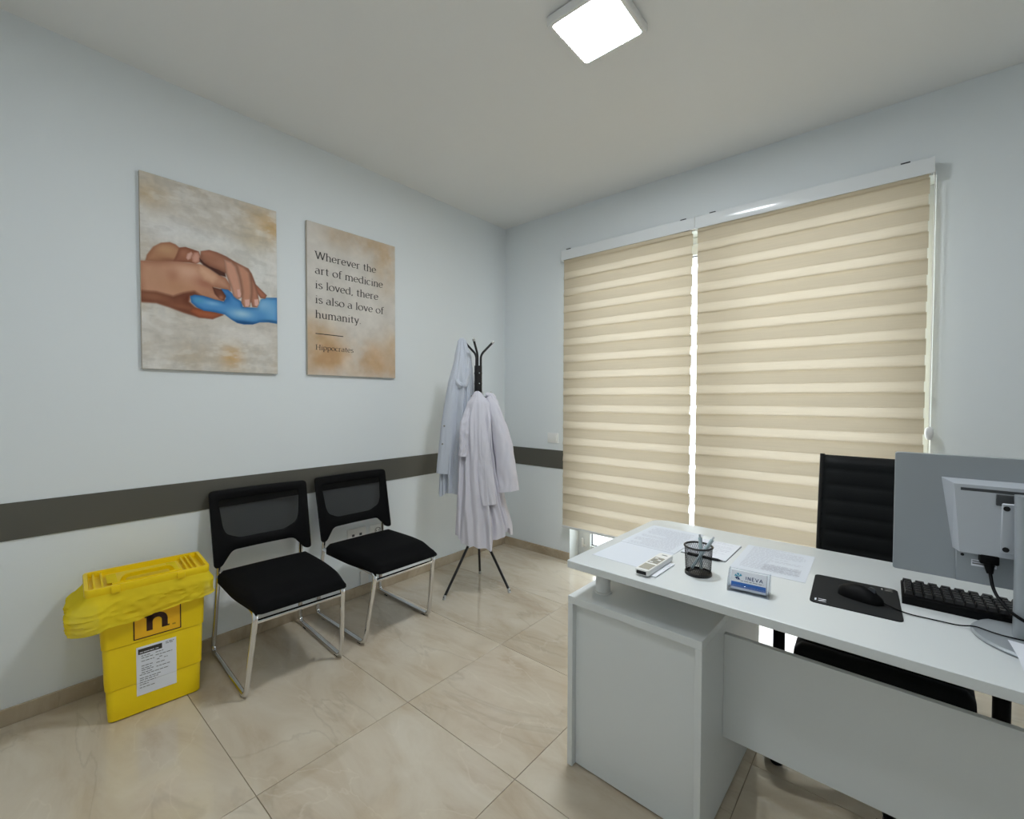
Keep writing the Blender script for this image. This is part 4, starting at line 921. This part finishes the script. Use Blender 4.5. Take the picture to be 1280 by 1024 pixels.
for k in range(5):
    a = math.radians(212+72*k); d = Vector((math.cos(a), math.sin(a), 0)); R_ = 0.290
    b = B(); tube(b, [hub+d*0.03+Vector((0, 0, 0.108)), hub+d*0.12+Vector((0, 0, 0.112)), hub+d*0.22+Vector((0, 0, 0.100)), hub+d*R_+Vector((0, 0, 0.078))], [0.024, 0.021, 0.018, 0.015], 14); lg_ = obj('base_leg', b, 'blackmetal', oc)
    p = hub+d*R_; side = Vector((-d.y, d.x, 0)); b = B()
    for s in (-1, 1): cyl(b, p+side*(s*0.008)+Vector((0, 0, 0.027)), p+side*(s*0.026)+Vector((0, 0, 0.027)), 0.027, n=20)
    cyl(b, p+Vector((0, 0, 0.03)), p+Vector((0, 0, 0.08)), 0.008, n=10)
    box(b, -0.022, 0.022, -0.012, 0.012, 0.038, 0.062, 0.005, 2, Matrix.Translation(p) @ Matrix.Rotation(a, 4, 'Z')); obj('castor', b, 'blackplastic', lg_)

# ------------------------------------------------------------------ monitor
TZ = 0.75
mo = thing('computer_monitor', 'silver grey computer monitor seen from behind on a round stand', 'monitor', (2.926, -1.499, TZ))
b = B(); PW, PH0, PH1, PY = 0.262, 0.090, 0.409, 0.090        # half width, bottom, top, back plane (local y)
prof = rrect(2*PW, PH1-PH0, 0.006, 4, 0, (PH0+PH1)/2)
loft(b, [[(x, PY+0.022, z) for x, z in prof], [(x, PY+0.002, z) for x, z in prof], [(x*0.996, PY, (z-0.25)*0.996+0.25) for x, z in prof]])
bmesh.ops.recalc_face_normals(b, faces=b.faces[:])
pan = obj('back_shell', b, 'silver', mo)
b = B(); box(b, -PW+0.006, PW-0.006, PY+0.0215, PY+0.0235, PH0+0.014, PH1-0.006, 0.0005, 1); obj('screen', b, 'black', mo)
# raised rear housing (sloping sides)
b = B(); o_ = [(-0.170, 0.352), (0.170, 0.352), (0.146, 0.172), (-0.146, 0.172)]; i_ = [(-0.148, 0.342), (0.148, 0.342), (0.135, 0.172), (-0.135, 0.172)]
loft(b, [[(x, PY+0.001, z) for x, z in o_], [(x, PY-0.034, z) for x, z in i_]]); bmesh.ops.recalc_face_normals(b, faces=b.faces[:])
hs = obj('rear_housing', b, 'silverlt', mo)
b = B(); box(b, -0.136, 0.136, PY-0.0352, PY-0.033, 0.327, 0.334); obj('vent_slot', b, 'dkgrey', hs)
# lower connector bay
b = B(); box(b, -0.140, 0.140, PY-0.010, PY+0.001, 0.092, 0.172, 0.002, 1); by = obj('connector_bay', b, 'silver', mo)
b = B(); box(b, -0.112, -0.068, PY-0.0112, PY-0.0095, 0.136, 0.152); st = obj('rating_sticker', b, 'paper', by)
b = B(); box(b, -0.110, -0.070, PY-0.0118, PY-0.0110, 0.141, 0.144); box(b, -0.110, -0.082, PY-0.0118, PY-0.0110, 0.147, 0.149); obj('sticker_print', b, 'ink', st)
b = B(); cyl(b, (-0.128, PY-0.0115, 0.160), (-0.128, PY-0.009, 0.160), 0.0035, n=10); obj('screw', b, 'black', by)
# stand mount plate, screws, column, base
b = B(); box(b, -0.066, 0.066, PY-0.042, PY-0.033, 0.185, 0.305, 0.002, 1); mp_ = obj('mount_plate', b, 'silverlt', mo)
for x in (-0.058, 0.058):
    for z in (0.195, 0.293): b = B(); cyl(b, (x, PY-0.0438, z), (x, PY-0.041, z), 0.006, n=12); obj('mount_screw', b, 'black', mp_)
b = B(); box(b, -0.075, 0.075, PY-0.040, PY-0.033, 0.298, 0.325, 0.001, 1); obj('mount_shadow_gap', b, 'dkgrey', mo)  # solid dark grey block puts the shade of the mount gap into colour
b = B(); cprof = rrect(0.100, 0.034, 0.010, 5)
loft(b, [[(x, y-0.002, z) for x, y in cprof] for z in (0.010, 0.10)]+[[(x*0.97, y+dy, z) for x, y in cprof] for z, dy in ((0.2, 0.012), (0.30, 0.026), (0.330, 0.030))])
col = obj('stand_column', b, 'silver', mo)
b = B(); box(b, -0.018, 0.018, -0.0205, -0.0185, 0.070, 0.090, 0.001, 1); obj('cable_clip', b, 'silverlt', col)
b = B(); lathe(b, [(0, 0), (0.112, 0), (0.117, 0.002), (0.118, 0.005), (0.114, 0.009), (0.05, 0.012), (0, 0.012)], 64); obj('stand_base', b, 'silver', mo)
b = B(); box(b, -0.100, -0.066, PY-0.036, PY-0.008, 0.150, 0.174, 0.004); tube(b, [(-0.083, PY-0.026, 0.155), (-0.081, PY-0.028, 0.128)], [0.011, 0.006], 10); obj('plug', b, 'blackplastic', mo)
b = B(); tube(b, fillet([(-0.081, PY-0.028, 0.132), (-0.078, PY-0.055, 0.095), (-0.060, PY-0.110, 0.070), (-0.020, PY-0.122, 0.050), (0.06, PY-0.125, 0.030), (0.16, PY-0.08, 0.004), (0.24, PY-0.02, 0.0035)], 0.04, 8), 0.0035, 8); obj('power_cable', b, 'blackplastic', mo)

# ------------------------------------------------------------------ keyboard, mouse mat, mouse
kb = thing('keyboard', 'black computer keyboard on the desk under the monitor', 'keyboard', (2.685, -1.418, TZ), math.radians(0.5))
KW, KD = 0.44, 0.178
b = B(); prof = [(0.0, 0.0), (0.0, 0.020), (0.010, 0.024), (KD-0.012, 0.012), (KD, 0.006), (KD, 0.0)]
loft(b, [[(x, p[0], p[1]) for p in prof] for x in (0.0, KW)]); bmesh.ops.recalc_face_normals(b, faces=b.faces[:]); obj('keyboard_body', b, 'blackplastic', kb)
t = B(); bmesh.ops.create_cube(t, size=1.0)
for v in t.verts:
    k = 0.76 if v.co.z > 0 else 1.0; v.co = Vector((v.co.x*0.0165*k, v.co.y*0.0165*k, v.co.z*0.009))
k0 = obj('key', t, 'key', kb); first = True
for r in range(6):
    y = 0.022+r*0.0262; nk = 22 if r != 5 else 16
    for c in range(nk):
        o = k0 if first else bpy.data.objects.new('key', k0.data)
        if not first: C.objects.link(o); o.parent = kb
        first = False
        w = 1.0
        if r == 5: w = 1.35
        o.location = (0.014+c*(KW-0.028)/(nk-1), y, 0.0235-(y-0.01)*0.078+0.0055); o.rotation_euler = (-0.078, 0, 0); o.scale = (w*1.05, 1.25, 1)
mm = thing('mouse_mat', 'black rectangular mouse mat with rounded corners on the desk', 'mouse mat', (2.584, -1.447, TZ), math.radians(3))
b = B(); pr_ = rrect(0.196, 0.236, 0.014, 5); loft(b, [[(x, y, z) for x, y in pr_] for z in (0.0, 0.003)]); obj('mat_pad', b, 'rubber', mm)
for cx, cy, mt_ in ((-0.070, -0.096, 'paper'), (0.078, 0.098, 'grey')):
    b = B(); f = lambda a, c: Vector((cx+a, cy+c, 0.0034)); s = 0.009
    quadxy(b, f, -s, s, 0.006, 0.009); quadxy(b, f, -s, s, -0.009, -0.006); b.faces.new([b.verts.new(f(*p)) for p in ((s*0.5, 0.006), (s, 0.006), (-s*0.5, -0.006), (-s, -0.006))]); quadxy(b, f, -s-0.008, -s-0.004, -0.008, 0.008)
    obj('mat_logo', b, mt_, mm, smooth=None)
ms = thing('computer_mouse', 'black computer mouse on the mouse mat with a thin cable', 'mouse', (2.598, -1.462, TZ+0.0036), math.radians(-22))
b = B(); rings = []
for s in np.linspace(0, 1, 17):
    x = -0.054+0.108*s; w = 0.031*(max(0.0, 1-abs(2*s-1)**3.2))**0.5*(0.95+0.08*math.cos(4*s))+0.001; h = 0.036*(max(0.02, math.sin(PI*(0.10+0.84*s)))**0.7)
    rings.append([(x, w*math.cos(a), max(0.0, h*math.sin(a)) if a <= PI else 0.0) for a in list(np.linspace(0, PI, 15))+[PI+0.1]])
loft(b, [[(p[0], p[1], p[2]) for p in r] for r in rings]); bmesh.ops.recalc_face_normals(b, faces=b.faces[:]); obj('mouse_shell', b, 'blackplastic', ms, smooth=1.0)
b = B(); t_ = B(); bmesh.ops.create_cone(t_, cap_ends=True, segments=16, radius1=0.009, radius2=0.009, depth=0.006); merge(b, t_, Matrix.Translation((0.026, 0, 0.030)) @ Matrix.Rotation(PI/2, 4, 'X')); obj('scroll_wheel', b, 'dkgrey', ms)
inv = Matrix.Rotation(math.radians(22), 3, 'Z')
wp = [(2.648, -1.482, 0.760), (2.690, -1.497, 0.7525), (2.734, -1.494, 0.752), (2.791, -1.496, 0.7532), (2.815, -1.499, 0.7625), (2.850, -1.524, 0.7635), (2.905, -1.5245, 0.7640), (2.98, -1.523, 0.7635), (3.06, -1.52, 0.753), (3.15, -1.46, 0.752)]
b = B(); tube(b, fillet([inv @ (Vector(p)-Vector((2.598, -1.462, TZ+0.0032))) for p in wp], 0.03, 5), 0.0017, 6); obj('mouse_cable', b, 'blackplastic', ms)

# ------------------------------------------------------------------ papers and small things on the desk
def sheet(name, label, cat, x0, x1, y0, y1, z, rz, lines, mt_='paper', ink='inkpale', thick=0.0006, group=None, seed=1):
    cx, cy = (x0+x1)/2, (y0+y1)/2; w, h = x1-x0, y1-y0
    t = thing(name, label, cat, (cx, cy, TZ+z), math.radians(rz), group)
    obj('sheet', box(B(), -w/2, w/2, -h/2, h/2, 0, thick), mt_, t, smooth=None)
    if lines:
        b = B(); rd = random.Random(seed); f = lambda a, c: Vector((a, c, thick+0.0003))
        for (a0, a1, c, hh) in lines:
            a = a0
            while a < a1:
                ww = rd.uniform(0.006, 0.02); quadxy(b, f, a, min(a1, a+ww), c, c+hh); a += ww+0.003
        obj('printed_text', b, ink, t, smooth=None)
    return t
def para(w, h, n, seed, top=0.9):
    rd = random.Random(seed); out = []
    for i in range(n):
        y = h/2*top-(h*0.86)*i/n; out.append((-w*0.40, w*0.40*rd.choice((1, 1, 0.9, 0.5, -0.1)), y, 0.0024))
    return out
sheet('paper_sheet', 'blank white paper sheet half under the white remote control', 'paper', 1.862, 2.070, -1.640, -1.345, 0.0002, -3, [], 'paperblue')
sheet('paper_sheet', 'printed white paper sheet at the desk corner nearest the blinds', 'paper', 1.866, 2.078, -1.436, -1.140, 0.0012, -1.5, [(-l[1], -l[0], -l[2], l[3]) if l[1] > l[0] else l for l in para(0.21, 0.296, 26, 4)], 'paperblue', 'inkpale', seed=4)
sheet('paper_sheet', 'printed form sheet lying between the card holder and mouse mat', 'paper', 2.252, 2.462, -1.437, -1.150, 0.0002, 1.5, para(0.21, 0.29, 22, 9)+[(-0.02, 0.085, -0.10+0.006*i, 0.002) for i in range(10)], 'paperblue', 'inkpale', seed=9)
nt_ = sheet('notebook', 'small white notepad with dark edge behind the pen cup', 'notepad', 2.085, 2.234, -1.404, -1.200, 0.0002, 0, para(0.148, 0.2, 12, 12), 'paper', 'inkpale', thick=0.004, seed=12)
obj('cover', box(B(), -0.0755, 0.0755, -0.103, 0.103, -0.0001, 0.0012), 'dkgrey', nt_, smooth=None)
pn = thing('pen', 'black pen lying against the notepad behind the pen cup', 'pen', (2.172, -1.4145, TZ+0.0048), math.radians(1))
b = B(); cyl(b, (-0.06, 0, 0), (0.040, 0, 0), 0.0045, n=12); obj('barrel', b, 'black', pn)
b = B(); cyl(b, (0.040, 0, 0), (0.055, 0, 0), 0.0045, 0.001, 12); obj('nib', b, 'black', pn)
b = B(); box(b, -0.058, -0.02, -0.001, 0.001, 0.004, 0.0062); obj('pen_clip', b, 'dkgrey', pn)
pw = thing('paper_sheet', 'loose white paper resting on the round monitor stand', 'paper', (2.872, -1.700, TZ), math.radians(4))
b = B(); G = [[b.verts.new((0.21*i/10, 0.15*j/14, 0.0132-0.0127*smoothstep(0.085, 0.02, 0.15*j/14)+0.004*smoothstep(0.04, 0.0, 0.21*i/10)*smoothstep(0.05, 0.15, 0.15*j/14))) for j in range(15)] for i in range(11)]
for i in range(10):
    for j in range(14): b.faces.new((G[i][j], G[i+1][j], G[i+1][j+1], G[i][j+1]))
obj('sheet', b, 'paper', pw)
sheet('note_card', 'small white note card under the remote control', 'card', 2.058, 2.112, -1.690, -1.545, 0.0020, -2, [], 'paper', thick=0.002)

# white air conditioner remote
rc = thing('remote_control', 'white air conditioner remote control with grey display', 'remote', (2.073, -1.612, TZ+0.0045), math.radians(-1.5))
b = B(); pr_ = rrect(0.046, 0.192, 0.007, 4)
loft(b, [[(x*0.94, y*0.985, 0.0) for x, y in pr_], [(x, y, 0.004) for x, y in pr_], [(x, y, 0.013) for x, y in pr_], [(x*0.95, y*0.99, 0.0165) for x, y in pr_]]); obj('remote_body', b, 'white', rc)
b = B(); box(b, -0.017, 0.017, -0.080, -0.030, 0.0163, 0.0170); obj('display', b, 'lcd', rc)
b = B(); box(b, -0.016, 0.016, -0.0975, -0.093, 0.003, 0.0135, 0.001, 1); obj('emitter_window', b, 'black', rc)
b = B(); box(b, -0.017, 0.017, -0.018, 0.045, 0.0163, 0.0168); kp = obj('keypad', b, 'lcd', rc)
for i in range(4):
    for j in range(2):
        b = B(); box(b, -0.013+j*0.015, -0.002+j*0.015, -0.013+i*0.014, -0.005+i*0.014, 0.0166, 0.0178, 0.0005, 1); obj('button', b, 'grey' if (i+j) % 3 else 'white', kp)
b = B(); box(b, -0.008, 0.010, 0.074, 0.080, 0.0164, 0.0167); obj('brand_print', b, 'ink', rc)

# pen cup of black wire mesh with two pens
CP = Vector((2.197, -1.568, TZ)); CR, CH = 0.041, 0.088
pc = thing('pen_cup', 'black wire mesh pen cup holding two pens', 'pen holder', CP)
b = B(); lathe(b, [(CR-0.004, 0.003), (CR, CH-0.002)], 48); obj('mesh_wall', b, 'wire', pc)
b = B(); n = 40
for k in range(n):
    for sg in (-1, 1):
        a0 = 2*PI*k/n; pts = []
        for i in range(5):
            s = i/4; a = a0+sg*s*0.9; r = CR-0.004+0.004*s; pts.append((r*math.cos(a), r*math.sin(a), 0.003+(CH-0.005)*s))
        tube(b, pts, 0.00035, 3, caps=False)
obj('wire_lattice', b, 'blackmetal', pc)
b = B(); tube(b, [(CR*math.cos(a), CR*math.sin(a), CH) for a in np.linspace(0, 2*PI, 40, endpoint=False)], 0.0032, 8, closed=True); obj('rim', b, 'blackmetal', pc)
b = B(); lathe(b, [(0, 0.0), (CR-0.001, 0.0), (CR-0.001, 0.008), (CR-0.004, 0.009), (CR-0.005, 0.004), (0, 0.004)], 40); obj('cup_base', b, 'blackmetal', pc)
def cup_pen(label, p0, p1, m_):
    t = thing('pen', label, 'pen', CP); p0, p1 = Vector(p0), Vector(p1); d = (p1-p0).normalized()
    b = B(); cyl(b, p0+d*0.012, p1, 0.0048, n=12); obj('barrel', b, m_, t)
    b = B(); cyl(b, p0, p0+d*0.012, 0.001, 0.0045, 12); obj('nib', b, 'grey', t)
    b = B(); cyl(b, p1, p1+d*0.010, 0.003, n=10); obj('push_button', b, 'silverlt', t)
    b = B(); s = d.orthogonal().normalized(); cyl(b, p1+s*0.006, p1-d*0.035+s*0.006, 0.0014, n=6); obj('pen_clip', b, 'silverlt', t)
cup_pen('pale upright ballpoint pen standing in the mesh pen cup', (0.010, 0.0, 0.0065), (0.000, 0.012, 0.112), 'penpale')
cup_pen('pale leaning ballpoint pen tilted in the mesh pen cup', (-0.022, -0.014, 0.0075), (0.036, 0.016, 0.112), 'penpale')

# acrylic business card holder
ch = thing('card_holder', 'clear acrylic business card holder on the desk', 'card holder', (2.352, -1.612, TZ), math.radians(4.5))
hw = 0.053; th = 0.0022
b = B(); box(b, -hw, hw, -0.026, 0.022, 0, th, 0.0006, 1); obj('base', b, 'acrylic', ch)
tilt = math.radians(16); bm_ = Matrix.Translation((0, -0.006, 0.002)) @ Matrix.Rotation(-tilt, 4, 'X')
b = B(); box(b, -hw, hw, 0.008, 0.008+th, 0, 0.058, 0.0006, 1, bm_); obj('back_plate', b, 'acrylic', ch)
b = B(); box(b, -hw, hw, -0.016, -0.016+th, 0, 0.014, 0.0006, 1, bm_); obj('front_lip', b, 'acrylic', ch)
for s in (-1, 1):
    b = B(); xq = s*hw-(th if s > 0 else 0)
    prism(b, [(-0.026, 0.0), (0.024, 0.0), (0.022, 0.055), (0.004, 0.052), (-0.014, 0.034), (-0.025, 0.014)], lambda y, z: Vector((xq, y, z+th)), lambda y, z: Vector((xq+th, y, z+th))); obj('side_plate', b, 'acrylic', ch)
cm = Matrix.Translation((2.352, -1.612, TZ)) @ Matrix.Rotation(math.radians(4.5), 4, 'Z') @ bm_
cards = thing('business_cards', 'stack of white business cards with blue band reading INEVA', 'cards', (0, 0, 0)); cards.matrix_world = cm
obj('card_block', box(B(), -0.045, 0.045, -0.012, 0.007, 0.002, 0.054, 0.0003, 1), 'paper', cards)
F = lambda a, c: Vector((a, -0.01235, c))
b = B(); quadxy(b, F, -0.044, 0.044, 0.008, 0.022); obj('blue_band', b, 'blue', cards, smooth=None)
b = B(); letter_mesh(b, 'INEVA', lambda a, c: Vector((-0.008+a, -0.01245, 0.032+c)), 0.0062, 0.044, thick=0.24, mono=True, gap=0.25); o = obj('lettering', b, 'navy', cards, smooth=None); o['label'] = 'dark blue word INEVA'
b = B(); words_f = lambda a, c: Vector((a, -0.01245, c))
for c, a0, a1 in ((0.0265, -0.020, 0.038),): words(b, words_f, a0, a1, c, 0.0013)
obj('small_print', b, 'ink', cards, smooth=None)
b = B()
for i, a in enumerate((20, 80, 140)):
    r = math.radians(a); b.faces.new([b.verts.new(words_f(-0.026+x, 0.037+y)) for x, y in ((0, 0), (0.010*math.cos(r), 0.010*math.sin(r)), (0.011*math.cos(r+0.7), 0.011*math.sin(r+0.7)))])
obj('emblem', b, 'teal', cards, smooth=None)
b = B()
for a in (200, 255):
    r = math.radians(a); b.faces.new([b.verts.new(words_f(-0.026+x, 0.037+y)) for x, y in ((0, 0), (0.010*math.cos(r), 0.009*math.sin(r)), (0.010*math.cos(r+0.8), 0.009*math.sin(r+0.8)))])
obj('emblem_lower', b, 'navy', cards, smooth=None)
